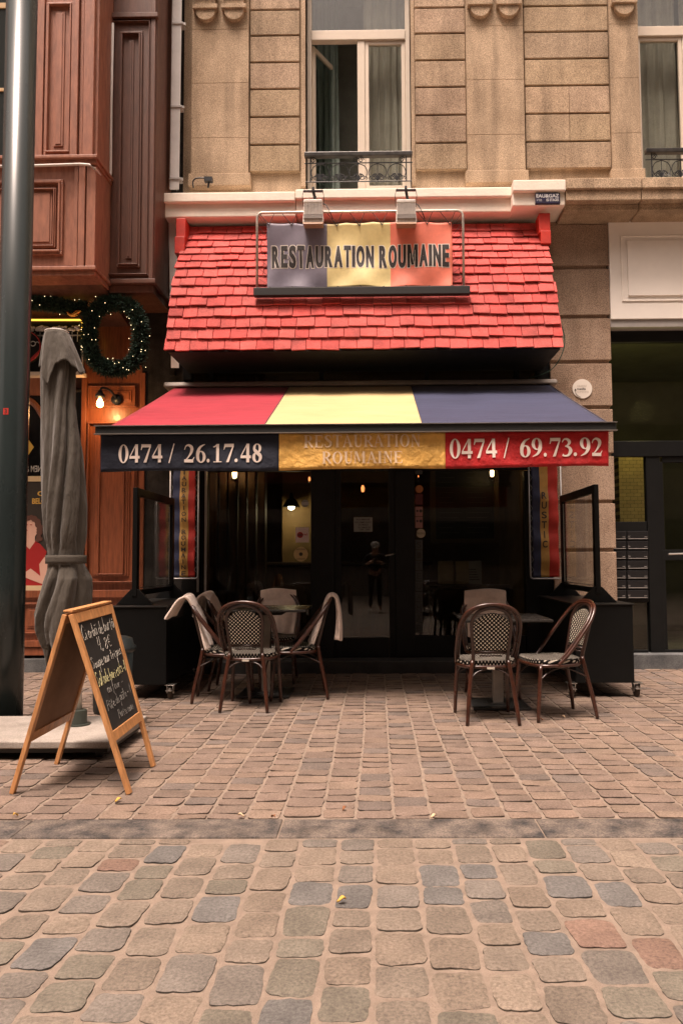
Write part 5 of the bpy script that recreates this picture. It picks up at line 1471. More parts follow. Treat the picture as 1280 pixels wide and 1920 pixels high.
b = MB(); b.box(-9, wx0, YF + .55, 18, 0, 15.5); b.build('unseen_upper_storeys', wood_red_dark, lb)  # unseen storeys added to block sky light above the timber house
b = MB(); b.box(wx0 + .01, wx1, YF + 2.8, 18, 4.2, 15.5); b.box(wx0 + .01, wx1, YF, YF + .34, ZT + .001, 15.5); b.build('unseen_upper_storeys', stone, bld)  # same added mass over the stone house, out of view, cutting sky light
def row(name, x0, x1, y0, y1, h, lab, ywin, m):  # unseen street blocks, added to keep low sky light out
    o = thing(name, lab, 'building', ((x0+x1)/2, (y0+y1)/2, 0))
    b = MB(); b.box(x0, x1, y0, y1, 0, h); b.build('wall', m, o)
    z = 3.6
    while z < h - 2:
        n_ = int((x1-x0) / 2.2); 
        if ywin is not None and n_ > 0:
            b = MB()
            for i in range(n_): xx = x0 + (i+.5) * (x1-x0) / n_; b.box(xx-.55, xx+.55, ywin - .02, ywin + .01, z, z + 1.7)
            b.build('window_row', oppg, o)
        z += 3.1
row('unseen_row_house', -26, -9.01, 8.5, 18, 14.5, 'unseen plain house added farther left along the street front to hold back sky light', 8.5, opp)
row('unseen_row_house', 7.01, 26, 8.5, 18, 15.0, 'unseen plain house added farther right along the street front to hold back sky light', 8.5, opp)
row('unseen_end_block', -46, -40, -22, 20, 15, 'unseen block added far off on the left to shut out low sky light', None, opp)  # end blocks added to cut sky light coming along the street
row('unseen_end_block', 40, 46, -22, 20, 15, 'unseen block added far off on the right to shut out low sky light', None, opp)
# ------------------------------------------------------------------ lamp post
YPp = 5.78
pc = W(13, 1300, YPp)
po = thing('lamp_post', 'tall dark green-grey steel lamp post at the left edge of the terrace', 'lamp post', (pc.x, pc.y, 0))
post_m = mat('post_green_grey', (.020, .029, .029), .27, 0.05, var=.25, vscale=3, stretch=(1, 1, .3), spec=.42)
b = MB(); b.lathe([(.119, 0), (.119, 1.1), (.1175, 1.12), (.1175, 9.2)], (pc.x, pc.y, 0), 48); b.build('post_shaft', post_m, po, smooth=True)
b = MB(); b.lathe([(.20, 0), (.20, .012), (.125, .03), (.119, .05)], (pc.x, pc.y, 0), 32); b.build('post_base', post_m, po, smooth=True)
b = MB(); c = W(11, 771, YPp - .121); s_ = .018
th0 = math.atan2(-.12, c.x - pc.x)
b.grid(lambda u, v: (pc.x + .1186*math.cos(th0 + (u-.5)*.34), pc.y + .1186*math.sin(th0 + (u-.5)*.34), c.z + (v-.5)*.05), 6, 1)
st_ = b.build('number_tag', mat('tag_red', (.5, .03, .02), .5), po)
b = MB(); put2d(b, text2d('3', .02), lambda u, v: Vector((pc.x + .1196*math.cos(th0 + (u-.5)*.16), pc.y + .1196*math.sin(th0 + (u-.5)*.16), c.z + (v-.5)*.034))); b.build('number', blk, st_)

# ------------------------------------------------------------------ wheeled slab, parasol, bin
conc = stone_mat('pale_concrete', (.38, .34, .30), (.26, .23, .20), .2, .15, 2)
sx1 = -1.66; sy0, sy1 = 4.70, 5.47; sz0, sz1 = .072, .118
sl_ = thing('wheeled_slab', 'wheeled concrete slab base under the folded parasol behind the menu board', 'parasol base', (-2.3, 5.1, 0))
b = MB(); b.box(-2.95, sx1, sy0, sy1, sz0, sz1); b.build('slab', conc, sl_, bevel=.008)
b = MB(); b.box(-2.93, sx1 - .02, sy0 + .02, sy1 - .02, .045, sz0 - .001); b.build('tray', black_matt, sl_)
for x_, y_ in ((-2.85, sy0 + .08), (sx1 - .09, sy0 + .08), (-2.85, sy1 - .08), (sx1 - .09, sy1 - .08)):
    b = MB(); b.lathe([(.022, -.02), (.03, -.014), (.03, .014), (.022, .02)], (x_, y_, .03), 16, axis='X'); b.build('wheel', black_matt, sl_, smooth=True)
YU = 5.17
sk = W(149, 1345, YU)
cloth = mat('parasol_canvas', (.060, .051, .039), .9, var=.18, vscale=5, bump=.9, bscale=9, stretch=(1.6, 1.6, .5), sheen=.15, bdist=.035)
pa_ = thing('parasol', 'folded taupe canvas parasol tied with a strap beside the lamp post', 'parasol', (sk.x, YU, sz1))
b = MB(); b.lathe([(.075, sz1), (.075, sz1 + .01), (.052, sz1 + .012), (.05, sz1 + .10), (.04, sz1 + .105)], (sk.x, YU, 0), 20); b.build('socket', mat('socket_green', (.05, .06, .05), .4, .3), pa_, smooth=False)
top = W(117, 624, YU)
b = MB(); b.tube([(sk.x, YU, sz1 + .05), W(146, 1240, YU), W(120, 1000, YU), top], .021, 14); b.build('pole', mat('pole_grey', (.42, .38, .33), .4, .5), pa_, smooth=True)
prof_p = [(624, 87, 127), (640, 85, 132), (665, 80, 138), (700, 78, 143), (760, 79, 143), (850, 78, 156), (950, 78, 162), (1000, 82, 160), (1030, 89, 157), (1050, 90, 157), (1062, 90, 160), (1085, 84, 168), (1120, 76, 167), (1160, 68, 163), (1190, 70, 158), (1230, 82, 150)]
def pprof(t, k):
    f = t * (len(prof_p) - 1); i = min(int(f), len(prof_p) - 2); f -= i
    a_, c_ = prof_p[i], prof_p[i+1]; return tuple(lerp(a_[j], c_[j], f) for j in range(3))
def ridge(x_, k=.6):
    fr = x_ - math.floor(x_); return 1 - abs(2 * fr - 1) ** k * 1.0
def pfn(u, v):
    y_, l_, r_ = pprof(v, 0)
    th = u * 2 * math.pi; t = (y_ - 620) / 610
    cxp = (l_ + r_) / 2; hw = (r_ - l_) / 2
    a_ = u + .30 * t + .035 * math.sin(th * 2 + 5 * t)          # canvas wound round the pole
    f1 = ridge(a_ * 5 + .2, 1.5); f2 = ridge(a_ * 8 + .6 * math.sin(th + 3 * t) + .1, 1.2); f3 = math.sin(a_ * 6.283 * 13 + 6 * t)
    pinch = 1 - math.exp(-((y_ - 1048) / 26.0) ** 2) * .75
    top_ = min(1, .25 + (y_ - 618) / 90)
    d = (.62 * f1 + .30 * f2 + .03 * f3 - .50)
    rr_ = hw / FPX * YU * (.90 + .46 * pinch * top_ * d)
    yy = y_ + (0 if v < .78 else (v - .78) / .22 * (30 * math.sin(th * 2 + 3.4) + 16 * math.sin(th * 5 + 1)))
    c_ = W(cxp, yy, YU)
    return Vector((c_.x + rr_ * math.cos(th), YU + rr_ * .92 * math.sin(th), c_.z))
b = MB(); b.grid(pfn, 190, 120, closed_u=True); b.build('canopy', cloth, pa_, smooth=True, solid=.003)
# vent flap hanging over the top
HEM = [(-180, 688), (-150, 692), (-130, 700), (-112, 722), (-103, 731), (-95, 712), (-80, 690), (-55, 684), (-30, 694), (-12, 704), (5, 700), (40, 688), (110, 694), (180, 688)]
def ffn(u, v):
    dg = u * 360 - 180
    for i in range(1, len(HEM)):
        if dg <= HEM[i][0] + 1e-6: break
    k = (dg - HEM[i-1][0]) / (HEM[i][0] - HEM[i-1][0]); k = k * k * (3 - 2 * k)
    yb = lerp(HEM[i-1][1], HEM[i][1], k); th = R(dg)
    y_ = lerp(623, yb, v)
    hw = lerp(20.5, 36, v ** .75) + 3.0 * v * math.sin(th * 6 + 1) + 1.5 * v * math.sin(th * 11); hw += max(0, math.cos(th + .25)) ** 4 * 9 * v
    c_ = W(lerp(107, 113, v), y_, YU); r_ = hw / FPX * YU
    return Vector((c_.x + r_ * math.cos(th), YU + r_ * math.sin(th), c_.z))
b = MB(); b.grid(ffn, 110, 16, closed_u=True); b.build('vent_flap', cloth, pa_, smooth=True, solid=.003)
b = MB(); c = W(107, 622, YU); b.lathe([(.001, .012), (.06, .010), (.082, 0), (.08, -.012), (.02, -.014)][::-1], c, 24); b.build('top_cap', mat('cap_pale', (.45, .42, .38), .6), pa_, smooth=True)
def sfn(u, v):
    th = u * 2 * math.pi; y_ = lerp(1041, 1057, v); c_ = W(124.5, y_, YU); r_ = 36.0 / FPX * YU
    return Vector((c_.x + r_ * math.cos(th), YU + r_ * .93 * math.sin(th), c_.z))
b = MB(); b.grid(sfn, 60, 3, closed_u=True); b.build('strap', mat('strap_taupe', (.062, .053, .041), .85, bump=.4, bscale=300), pa_, smooth=True, solid=.005)
# grey-green bin on the slab
bn_c = G(201, 1341, sz1)
bi = thing('bin', 'dark grey-green round bin with a rim behind the menu board', 'bin', (bn_c.x, bn_c.y + .1, sz1))
c = Vector((bn_c.x, bn_c.y + .1, 0)); bm_ = mat('bin_green_grey', (.020, .027, .028), .45, var=.2, vscale=6)
b = MB(); b.lathe([(.125, sz1 + .002), (.132, sz1 + .02), (.148, .60)], c, 32); b.build('bin_body', bm_, bi, smooth=True)
b = MB(); b.lathe([(.150, .56), (.166, .575), (.168, .60), (.150, .615), (.14, .66), (.10, .675)], c, 32); b.build('bin_rim', bm_, bi, smooth=True)

# ------------------------------------------------------------------ folding menu board
oak = mat('varnished_beech', (.56, .27, .105), .5, var=.30, vscale=6, stretch=(6, 6, .7), bump=.15, bscale=50, coat=.08)
chalkb = mat('chalkboard', (.012, .012, .012), .7, var=.5, vscale=6, col2=(.020, .019, .018))
FRn, FRf, FLn, FLf = G(243, 1488), G(288, 1437), G(24, 1487), G(107, 1432)
RN = W(129, 1152, (FRn.y + FLn.y) / 2); RF = W(201, 1134, (FRf.y + FLf.y) / 2)
mb_ = thing('menu_board', 'folding wooden chalkboard stand with a handwritten menu in front of the slab', 'menu board', tuple(G(155, 1470)))
def leafpanel(fn_, ff_, tn, tf, face, nm):
    tn, tf, fn_, ff_ = Vector(tn), Vector(tf), Vector(fn_), Vector(ff_)
    s = MB(); ax = (tf - tn).normalized(); dn = (fn_ - tn).normalized()
    nrm = ax.cross(dn).normalized()
    if nrm.x * face < 0: nrm = -nrm
    for a_, c_ in ((tn, fn_), (tf, ff_)): s.beam(a_, c_, .024, .036, up=ax)
    def P(u, v, o=0.0): return tn.lerp(tf, u).lerp(fn_.lerp(ff_, u), v) + nrm * o
    r0, r1 = .0, .055; q0_, q1_ = .665, .72
    for a_, c_ in ((r0, r1), (q0_, q1_)):
        s.hexa([P(.03, c_, -.009), P(.97, c_, -.009), P(.97, c_, .011), P(.03, c_, .011), P(.03, a_, -.009), P(.97, a_, -.009), P(.97, a_, .011), P(.03, a_, .011)])
    fr = s.build(nm, oak, mb_, bevel=.003)
    s = MB(); s.hexa([P(.03, q0_, -.003), P(.97, q0_, -.003), P(.97, q0_, .003), P(.03, q0_, .003), P(.03, r1, -.003), P(.97, r1, -.003), P(.97, r1, .003), P(.03, r1, .003)])
    s.build('chalk_panel' if face > 0 else 'back_panel', chalkb if face > 0 else mat('hardboard', (.22, .115, .055), .75, var=.15, vscale=5), fr)
    s = MB()
    for v in (.035, .695):
        p = P(0, v) - ax * .013
        s.tube([p + ax * .002, p - ax * .003], .0065, 10)
    s.build('screw', iron, fr)
    return P, fr
off = Vector((.016, 0, 0))
Pr, frr = leafpanel(FRn, FRf, RN + off, RF + off, 1, 'front_leaf')
Pl, fll = leafpanel(FLn, FLf, RN - off, RF - off, -1, 'rear_leaf')
for nm, P, s in ((0, Pr, 1),): pass
b = MB(); b.beam(RN + Vector((0, -.012, .018)), RF + Vector((0, .012, .018)), .052, .012); b.build('hinge_rail', oak, mb_, bevel=.003)
# handwriting
HW = {
 'a': [[(.4,.42),(.2,.5),(.05,.25),(.2,.02),(.38,.2),(.42,.48),(.42,.1),(.52,.02)]], 'b': [[(.08,1.05),(.06,.0)],[(.07,.35),(.3,.48),(.42,.22),(.25,.0),(.07,.1)]],
 'c': [[(.4,.42),(.2,.5),(.06,.25),(.2,.02),(.42,.08)]], 'd': [[(.4,.4),(.2,.48),(.06,.22),(.2,.02),(.4,.18)],[(.44,1.05),(.42,.1),(.5,.02)]],
 'e': [[(.08,.25),(.36,.32),(.28,.5),(.08,.38),(.1,.08),(.28,.0),(.44,.12)]], 'h': [[(.08,1.0),(.06,.0)],[(.07,.3),(.28,.48),(.36,.3),(.36,.0)]],
 'i': [[(.1,.46),(.1,.08),(.18,.0)],[(.1,.62),(.12,.66)]], 'j': [[(.2,.46),(.2,-.3),(.05,-.35)]], 'l': [[(.08,.1),(.25,.8),(.15,1.05),(.08,.8),(.1,.08),(.2,.0)]],
 'o': [[(.22,.48),(.05,.25),(.2,.0),(.38,.2),(.3,.45),(.2,.48),(.44,.42)]], 'p': [[(.08,.48),(.06,-.5)],[(.07,.35),(.28,.5),(.4,.28),(.24,.04),(.08,.1)]],
 'r': [[(.08,.46),(.08,.0)],[(.08,.28),(.2,.46),(.34,.42)]], 's': [[(.34,.42),(.16,.48),(.12,.3),(.32,.2),(.26,.02),(.05,.06)]], 't': [[(.2,.9),(.17,.08),(.28,.0)],[(.02,.55),(.4,.6)]],
 'u': [[(.06,.46),(.08,.08),(.24,.02),(.36,.2),(.38,.46),(.38,.08),(.48,.02)]], 'x': [[(.05,.46),(.36,.0)],[(.36,.48),(.04,.0)]], 'f': [[(.4,.95),(.22,1.0),(.15,.6),(.14,-.4)],[(.0,.45),(.34,.5)]],
 'n': [[(.07,.46),(.07,.0)],[(.07,.3),(.26,.48),(.34,.3),(.34,.0)]], 'm': [[(.05,.46),(.05,.0)],[(.05,.3),(.2,.46),(.25,.05)],[(.25,.3),(.4,.46),(.45,.0)]],
 'C': [[(.5,.85),(.3,1.05),(.05,.6),(.1,.1),(.4,.02),(.55,.2)]], 'S': [[(.5,.9),(.25,1.05),(.1,.8),(.42,.4),(.3,.02),(.02,.1)]], 'P': [[(.12,1.0),(.08,.0)],[(.1,.95),(.45,.95),(.4,.55),(.1,.5)]], 'R': [[(.12,1.0),(.08,.0)],[(.1,.95),(.45,.9),(.35,.55),(.1,.5),(.5,.0)]],
 '-': [[(.05,.3),(.4,.33)]], '4': [[(.12,.95),(.05,.4),(.42,.45)],[(.36,.95),(.32,.0)]], '8': [[(.36,.85),(.15,.95),(.08,.7),(.38,.3),(.22,.0),(.05,.25),(.38,.7),(.36,.85)]], ',': [[(.12,.08),(.05,-.12)]],
 '€': [[(.5,.85),(.3,.95),(.12,.5),(.28,.05),(.5,.12)],[(.02,.6),(.36,.62)],[(.02,.4),(.34,.42)]], 'ă': None, 'â': None,
}
HW['ă'] = HW['a'] + [[(.12,.72),(.22,.64),(.34,.74)]]; HW['â'] = HW['a'] + [[(.1,.64),(.22,.76),(.34,.64)]]
chk = mat('white_chalk', (.58, .55, .48), .95, var=.5, vscale=120); chy = mat('yellow_chalk', (.62, .58, .30), .95, var=.5, vscale=120); chd = mat('faint_chalk', (.24, .23, .21), .95, var=.8, vscale=90)
rg = random.Random(11)
def hand(mb, s, u0, u1, v0, h, slope=0.0):
    wd = sum(.28 if c == ' ' else (.62 if c.isupper() else .5) for c in s); x = 0; k = (u1 - u0) / wd
    for c in s:
        if c == ' ': x += .28; continue
        dy = rg.uniform(-.06, .06); sc_ = rg.uniform(.9, 1.15)
        for stp in HW.get(c, []):
            pts = catmull([Vector((p[0], p[1], 0)) for p in stp], 4)
            pts = [Pr(u0 + (x + p.x + p.y * .12) * k, v0 - (p.y * sc_ + dy) * h + slope * (x / wd), .0045) for p in pts]
            mb.tube(pts, .0011 * rg.uniform(.8, 1.3), 5)
        x += .62 if c.isupper() else .5
b = MB(); hand(b, 'Ciorbă de burtă', .07, .95, .155, .078, -.012); hand(b, '4,8€', .36, .72, .242, .075); hand(b, 'Soupe aux tripes', .07, .95, .318, .062, -.012); b.build('white_handwriting', chk, frr)
b = MB(); hand(b, 'Salade haricots-t', .06, .96, .418, .072, -.012); b.build('yellow_handwriting', chy, frr)
b = MB(); hand(b, 'au four -', .25, .75, .475, .055); hand(b, 'Pâte de pâte - t', .12, .93, .560, .055, -.02); hand(b, 'Parisienne', .35, .85, .630, .05); b.build('faint_handwriting', chd, frr)

# ------------------------------------------------------------------ planters with glass screens
pl_m = mat('planter_black', (.005, .0055, .0055), .5, var=.2, vscale=5, spec=.2)
def planter(side, label, label2):
    Yn, Yf = 6.72, 8.18
    if side < 0: x0, x1 = X(205, 1210, Yn), X(312, 1210, Yn)
    else: x0, x1 = X(1078, 1210, Yn), X(1187, 1210, Yn)
    zb, zt = .13, .815
    o = thing('planter', label, 'planter box', ((x0+x1)/2, (Yn+Yf)/2, 0), 'wheeled planter boxes with screens')
    b = MB(); t = .03
    b.box(x0, x1, Yn, Yn+t, zb, zt); b.box(x0, x1, Yf-t, Yf, zb, zt); b.box(x0, x0+t, Yn+t, Yf-t, zb, zt); b.box(x1-t, x1, Yn+t, Yf-t, zb, zt); b.box(x0+t, x1-t, Yn+t, Yf-t, zb+.01, zt-.06)
    b.build('box', pl_m, o, bevel=.004)
    b = MB(); b.box(x0-.012, x1+.012, Yn-.012, Yf+.012, zt+.001, zt+.016); b.build('lid', mat('planter_lid', (.007, .0075, .0075), .4), o, bevel=.004)
    for (x_, y_) in ((x0+.04 if side < 0 else x0-.03, Yn+.05), (x1+.03, Yn+.05), (x0+.05, Yf-.1), (x1-.05, Yf-.1)):
        c = Vector((x_, y_, 0))
        w_ = MB(); w_.lathe([(.02, -.018), (.052, -.016), (.056, 0), (.052, .016), (.02, .018)], c + Vector((0, 0, .056)), 20, axis='X')
        cas = w_.build('caster', mat('caster_rubber', (.05, .035, .025), .6), o, smooth=True)
        w_ = MB()
        for s in (-1, 1): w_.hexa([c+Vector((s*.026-.003, -.012, .045)), c+Vector((s*.026+.003, -.012, .045)), c+Vector((s*.026+.003, .012, .045)), c+Vector((s*.026-.003, .012, .045)), c+Vector((s*.028-.003, -.035, .122)), c+Vector((s*.028+.003, -.035, .122)), c+Vector((s*.028+.003, .035, .122)), c+Vector((s*.028-.003, .035, .122))])
        w_.box(c.x-.045, c.x+.045, c.y-.045, c.y+.045, .122, .129); w_.lathe([(.012, -.034), (.012, .034)], c + Vector((0, 0, .056)), 10, axis='X')
        w_.box(c.x-.028, c.x+.028, c.y-.075, c.y-.035, .075, .083)
        w_.build('caster_fork', steel, cas, bevel=.002)
    # screen with feet
    xs = (X(255, 1000, 6.86) if side < 0 else X(1117, 1000, 6.86))
    ya, yb = 6.83, 8.10
    sc_ = thing('glass_screen', label2, 'glass screen', (xs, (ya+yb)/2, zt + .017), 'glass screens on the planter boxes')
    b = MB(); t = .075; zt2 = 1.91; z0 = zt + .10; d = .022
    b.box(xs-d, xs+d, ya, ya+t, z0-.0, zt2); b.box(xs-d, xs+d, yb-t, yb, z0, zt2); b.box(xs-d+.001, xs+d-.001, ya+t, yb-t, zt2-t, zt2-.001); b.box(xs-d+.001, xs+d-.001, ya+t, yb-t, z0, z0+.05)
    b.build('screen_frame', pl_m, sc_, bevel=.003)
    b = MB(); b.box(xs-.004, xs+.004, ya+t-.004, yb-t+.004, z0+.05, zt2-t); b.build('screen_glass', glass_thin, sc_)
    b = MB(); e = .004
    for (a_, c_) in (((ya+t+.015, z0+.07), (ya+t+.015, zt2-t-.02)), ((yb-t-.015, z0+.07), (yb-t-.015, zt2-t-.02))): b.beam((xs-.009, a_[0], a_[1]), (xs-.009, c_[0], c_[1]), .006, .006)
    b.beam((xs-.009, ya+t+.015, z0+.07), (xs-.009, yb-t-.015, z0+.07), .006, .006); b.build('screen_bead', steel, sc_)
    b = MB()
    for y_ in (ya+.03, yb-.04):
        b.hexa([(xs-.17, y_-.02, zt+.018), (xs+.17, y_-.02, zt+.018), (xs+.17, y_+.02, zt+.018), (xs-.17, y_+.02, zt+.018), (xs-.035, y_-.02, zt+.16), (xs+.035, y_-.02, zt+.16), (xs+.035, y_+.02, zt+.16), (xs-.035, y_+.02, zt+.16)])
    build_each(b, 'screen_foot', pl_m, sc_, bevel=.003)
planter(-1, 'black wheeled planter box at the left end of the terrace', 'black framed glass screen on the left planter box')
planter(1, 'black wheeled planter box at the right end of the terrace', 'black framed glass screen on the right planter box, before the pier')

# ------------------------------------------------------------------ bistro chairs
cane = mat('stained_cane', (.048, .015, .008), .30, var=.5, vscale=16, coat=.3, bump=.1, bscale=80)
cane_d = mat('stained_cane_dark', (.028, .012, .008), .35, var=.5, vscale=16, coat=.3)
wv_b = weave_mat('woven_back', .033, .031, .20, (.004, .004, .004), (.62, .55, .44))
wv_s = weave_mat('woven_seat', .026, .042, .17, (.004, .004, .004), (.55, .50, .42))
def back_pt(x, z):        # shape of the reclined, slightly wrapped back
    return Vector((x, -.205 - (z - .44) * .25 + x * x * .7, z))
def make_chair(label):
    o = thing('bistro_chair', label, 'chair', (0, 0, 0), 'bistro chairs on the terrace')
    def L(mb, nm, m, par=None, **k): return mb.build(nm, m, par or o, local=True, **k)
    # woven seat, rounded square
    def outline(a_):
        c_, s_ = math.cos(a_), math.sin(a_); n = 3.6
        r_ = (abs(c_) ** n + abs(s_) ** n) ** (-1 / n)
        y_ = s_ * r_; return c_ * r_ * (.225 - .025 * (-y_ if y_ < 0 else 0)), y_ * .205 + .01
    def seat(u, v):
        a_ = u * 2 * math.pi; x_, y_ = outline(a_)
        if v < .70: k = v / .70; return Vector((x_ * k * .985, y_ * k * .985, .465 - .012 * (1 - k * k) + 0))
        t = (v - .70) / .30 * math.pi
        return Vector((x_ * (.985 + .02 * math.sin(t)), y_ * (.985 + .02 * math.sin(t)), .447 + .018 * math.cos(t)))
    b = MB(); b.grid(seat, 64, 24, closed_u=True)
    for i, f in enumerate(b.f): 
        ps = [b.v[j] for j in f]; side = max(p.z for p in ps) - min(p.z for p in ps) > .003
        b.uv[i] = [((math.atan2(p.y, p.x) * .25 if side and abs(ps[0].x - ps[2].x) + abs(ps[0].y - ps[2].y) < .02 else p.x), (p.y if not side else p.z + p.y * .3)) for p in ps]
    L(b, 'seat', wv_s, smooth=True)
    b = MB(); b.tube([Vector((x_ * .99, y_ * .99, .418)) for x_, y_ in (outline(2*math.pi*k/28) for k in range(28))], .014, 8, closed=True); sf_ = L(b, 'seat_frame', cane, smooth=True)
    b = MB(); b.box(-.028, .028, -.222, -.214, .405, .42); L(b, 'maker_tag', mat('tag_pale', (.55, .5, .42), .5), sf_)
    # backrest panel
    def bp(u, v):
        z_ = lerp(.545, .832, v); top = max(0, (v - .62) / .38)
        hw = (.122 + .022 * v) * math.sqrt(max(0, 1 - top ** 2 * .62)); return back_pt(lerp(-hw, hw, u), z_ + (0 if v < 1 else 0) - .03 * abs(2*u-1) ** 2 * top)
    b = MB(); b.grid(bp, 18, 20, uvfn=lambda u, v: (lerp(-.135, .135, u), lerp(.545, .832, v)))
    L(b, 'backrest', wv_b, smooth=True, solid=.010)
    b = MB()
    inner = [back_pt(-.130, .43), back_pt(-.132, .55), back_pt(-.146, .70), back_pt(-.142, .78), back_pt(-.105, .838), back_pt(-.05, .862), back_pt(0, .868), back_pt(.05, .862), back_pt(.105, .838), back_pt(.142, .78), back_pt(.146, .70), back_pt(.132, .55), back_pt(.130, .43)]
    b.tube(inner, .0145, 9, smooth=4); b.tube([back_pt(-.13, .532), back_pt(.13, .532)], .009, 7); b.tube([back_pt(-.085, .505), back_pt(.085, .505)], .006, 7)
    L(b, 'back_frame', cane_d, smooth=True)
    # outer hoop: two canes side by side sweeping forward into arms that meet the seat rail
    for dx, dy, rr_ in ((0, 0, .0135), (-.022, .014, .010)):
        b = MB(); hp = []
        for s in (-1, 1):
            seg = [Vector((s*(.222+dx), .045+dy, .425)), Vector((s*(.236+dx), -.03+dy, .50)), Vector((s*(.238+dx), -.135+dy, .63)), Vector((s*(.228+dx), -.225+dy, .745)), Vector((s*(.185+dx), -.285+dy, .835+dx*.4)), Vector((s*.105, -.315+dy, .882+dx*.6))]
            hp += seg if s < 0 else seg[::-1]
            if s < 0: hp.append(Vector((0, -.322+dy, .897+dx*.6)))
        b.tube(hp, rr_, 9, smooth=5); L(b, 'arm_hoop', cane, smooth=True)
    # legs
    for s in (-1, 1):
        b = MB(); b.tube([Vector((s*.195, -.285, 0)), Vector((s*.178, -.262, .15)), Vector((s*.158, -.225, .32)), back_pt(s*.135, .47)], [.0135, .0165, .0165, .015], 10, smooth=4); L(b, 'leg', cane, smooth=True)
        b = MB(); b.tube([Vector((s*.215, .215, 0)), Vector((s*.208, .20, .2)), Vector((s*.196, .178, .42))], [.0135, .0165, .015], 10, smooth=4); L(b, 'leg', cane, smooth=True)
    b = MB()
    for sx_, sy_ in ((-1, -1), (1, -1), (-1, 1), (1, 1)):
        a_ = Vector((sx_*.168, -.235, .31)) if sy_ < 0 else Vector((sx_*.202, .19, .31))
        b.tube([a_, Vector((sx_*.11, a_.y*.85, .375)), Vector((sx_*.02, a_.y*.8, .405))], .0065, 6, smooth=4)
        b.tube([a_, Vector((a_.x*.93, sy_*.10, .375)), Vector((a_.x*.93, sy_*.0, .402))], .0065, 6, smooth=4)
    L(b, 'brace', cane_d, smooth=True)
    return o
ch = make_chair('bistro chair at the left table seen from behind, nearest the menu board')
pL1 = G(460, 1337); pR1 = G(922, 1361)
ch.location = (pL1.x, pL1.y + .285, 0); ch.rotation_euler = (0, 0, R(-3))
CHAIRS = {'L1': ch}
def chair(k, x, y, rz, label): CHAIRS[k] = dup(ch, (x, y, 0), R(rz), label)
chair('R1', pR1.x, pR1.y + .285, 2, 'reddish bistro chair at the right table seen squarely from behind')
chair('R2', 1.375, 5.98, 103, 'bistro chair turned sideways beside the right planter box, with no blanket')
chair('R3', 1.02, 6.76, 180, 'bistro chair facing the street behind the right table, folded blanket on its back')
chair('L2', -1.33, 6.72, -84, 'bistro chair facing right at the left end, nearer of two with pale blankets')
chair('L3', -1.30, 7.30, -90, 'bistro chair facing right behind another, farther of two with pale blankets at left')
chair('L4', -1.04, 7.72, 180, 'bistro chair facing the street behind the left table, blanket hanging down its front')
chair('L5', -.74, 6.86, 97, 'bistro chair facing left near the door, blanket slung over its back')

# ------------------------------------------------------------------ blankets
fleece = mat('beige_fleece', (.80, .66, .57), .95, var=.12, vscale=20, bump=.5, bscale=260, sheen=.5, bdist=.004)
def blanket(k, label, path, x0, x1, seed, spread=0.0, th=.014, m=None):
    """path: (y, z) outline over the chair back in the chair's own space"""
    root = CHAIRS[k]; rgb = random.Random(seed); M = Matrix.Translation(root.location) @ Euler((0, 0, root.rotation_euler.z)).to_matrix().to_4x4()
    P = catmull([Vector((0, a_, c_)) for a_, c_ in path], 6); n = len(P)
    ph = [rgb.uniform(0, 6) for _ in range(4)]
    L_ = [0]
    for i in range(1, n): L_.append(L_[-1] + (P[i] - P[i-1]).length)
    def f(u, v):
        s = v * L_[-1]; i = 1
        while i < n - 1 and L_[i] < s: i += 1
        t = (s - L_[i-1]) / max(1e-6, L_[i] - L_[i-1]); p = P[i-1].lerp(P[i], t)
        e = abs(2 * v - 1)
        x_ = lerp(x0, x1, u) * (1 + spread * max(0, v - .55) * 2) + .010 * math.sin(v * 9 + ph[0])
        wob = (.013 * math.sin(u * 11 + ph[1] + v * 2) + .008 * math.sin(u * 23 + ph[2])) * e ** 1.3
        drop = -.16 * abs(u - .5) ** 2 * (1 - e) * .6
        return M @ Vector((x_, p.y + wob + (.02 * math.sin(u * 6 + ph[3]) * (v if v > .5 else 0)), p.z + drop + .012 * math.sin(u * 7 + ph[3]) * e))
    b = MB(); b.grid(f, 40, 50)
    o = b.build('blanket', m or fleece, None, smooth=True, solid=th)
    md = o.modifiers.new('subsurf', 'SUBSURF'); md.levels = 1; md.render_levels = 1
    tag(o, label, 'blanket', 'blankets over the chair backs')
over = [(-.17, .50), (-.205, .60), (-.255, .76), (-.285, .87), (-.318, .925), (-.36, .90), (-.375, .80), (-.37, .66), (-.36, .54)]
blanket('L4', 'pink-beige blanket hanging flat on the chair facing out behind the left table', [(-.14, .47), (-.20, .60), (-.25, .76), (-.285, .88), (-.318, .925), (-.35, .90), (-.36, .80), (-.36, .7)], -.19, .19, 3)
blanket('R3', 'folded taupe blanket on the chair facing out behind the right table', [(-.17, .52), (-.205, .62), (-.25, .78), (-.275, .89), (-.31, .945), (-.35, .91), (-.36, .80), (-.36, .7)], -.20, .19, 5, m=mat('taupe_fleece', (.58, .45, .37), .95, var=.12, vscale=20, bump=.5, bscale=260, sheen=.5), th=.022)
blanket('L2', 'pale blanket flaring backwards off the nearer left-end chair', [(-.15, .47), (-.19, .60), (-.24, .76), (-.285, .87), (-.33, .935), (-.39, .91), (-.44, .83), (-.475, .77), (-.49, .74)], -.17, .19, 8, .25, .02)
blanket('L3', 'pale blanket rounded over the farther left-end chair', [(-.18, .58), (-.21, .66), (-.25, .78), (-.285, .88), (-.325, .93), (-.38, .90), (-.41, .80), (-.42, .70)], -.17, .17, 9, .1, .02)
blanket('L5', 'beige and grey blanket slung over the chair near the door', [(-.14, .46), (-.19, .60), (-.25, .76), (-.285, .88), (-.325, .93), (-.375, .90), (-.395, .78), (-.40, .62), (-.395, .50)], -.12, .13, 12, .1, .016)

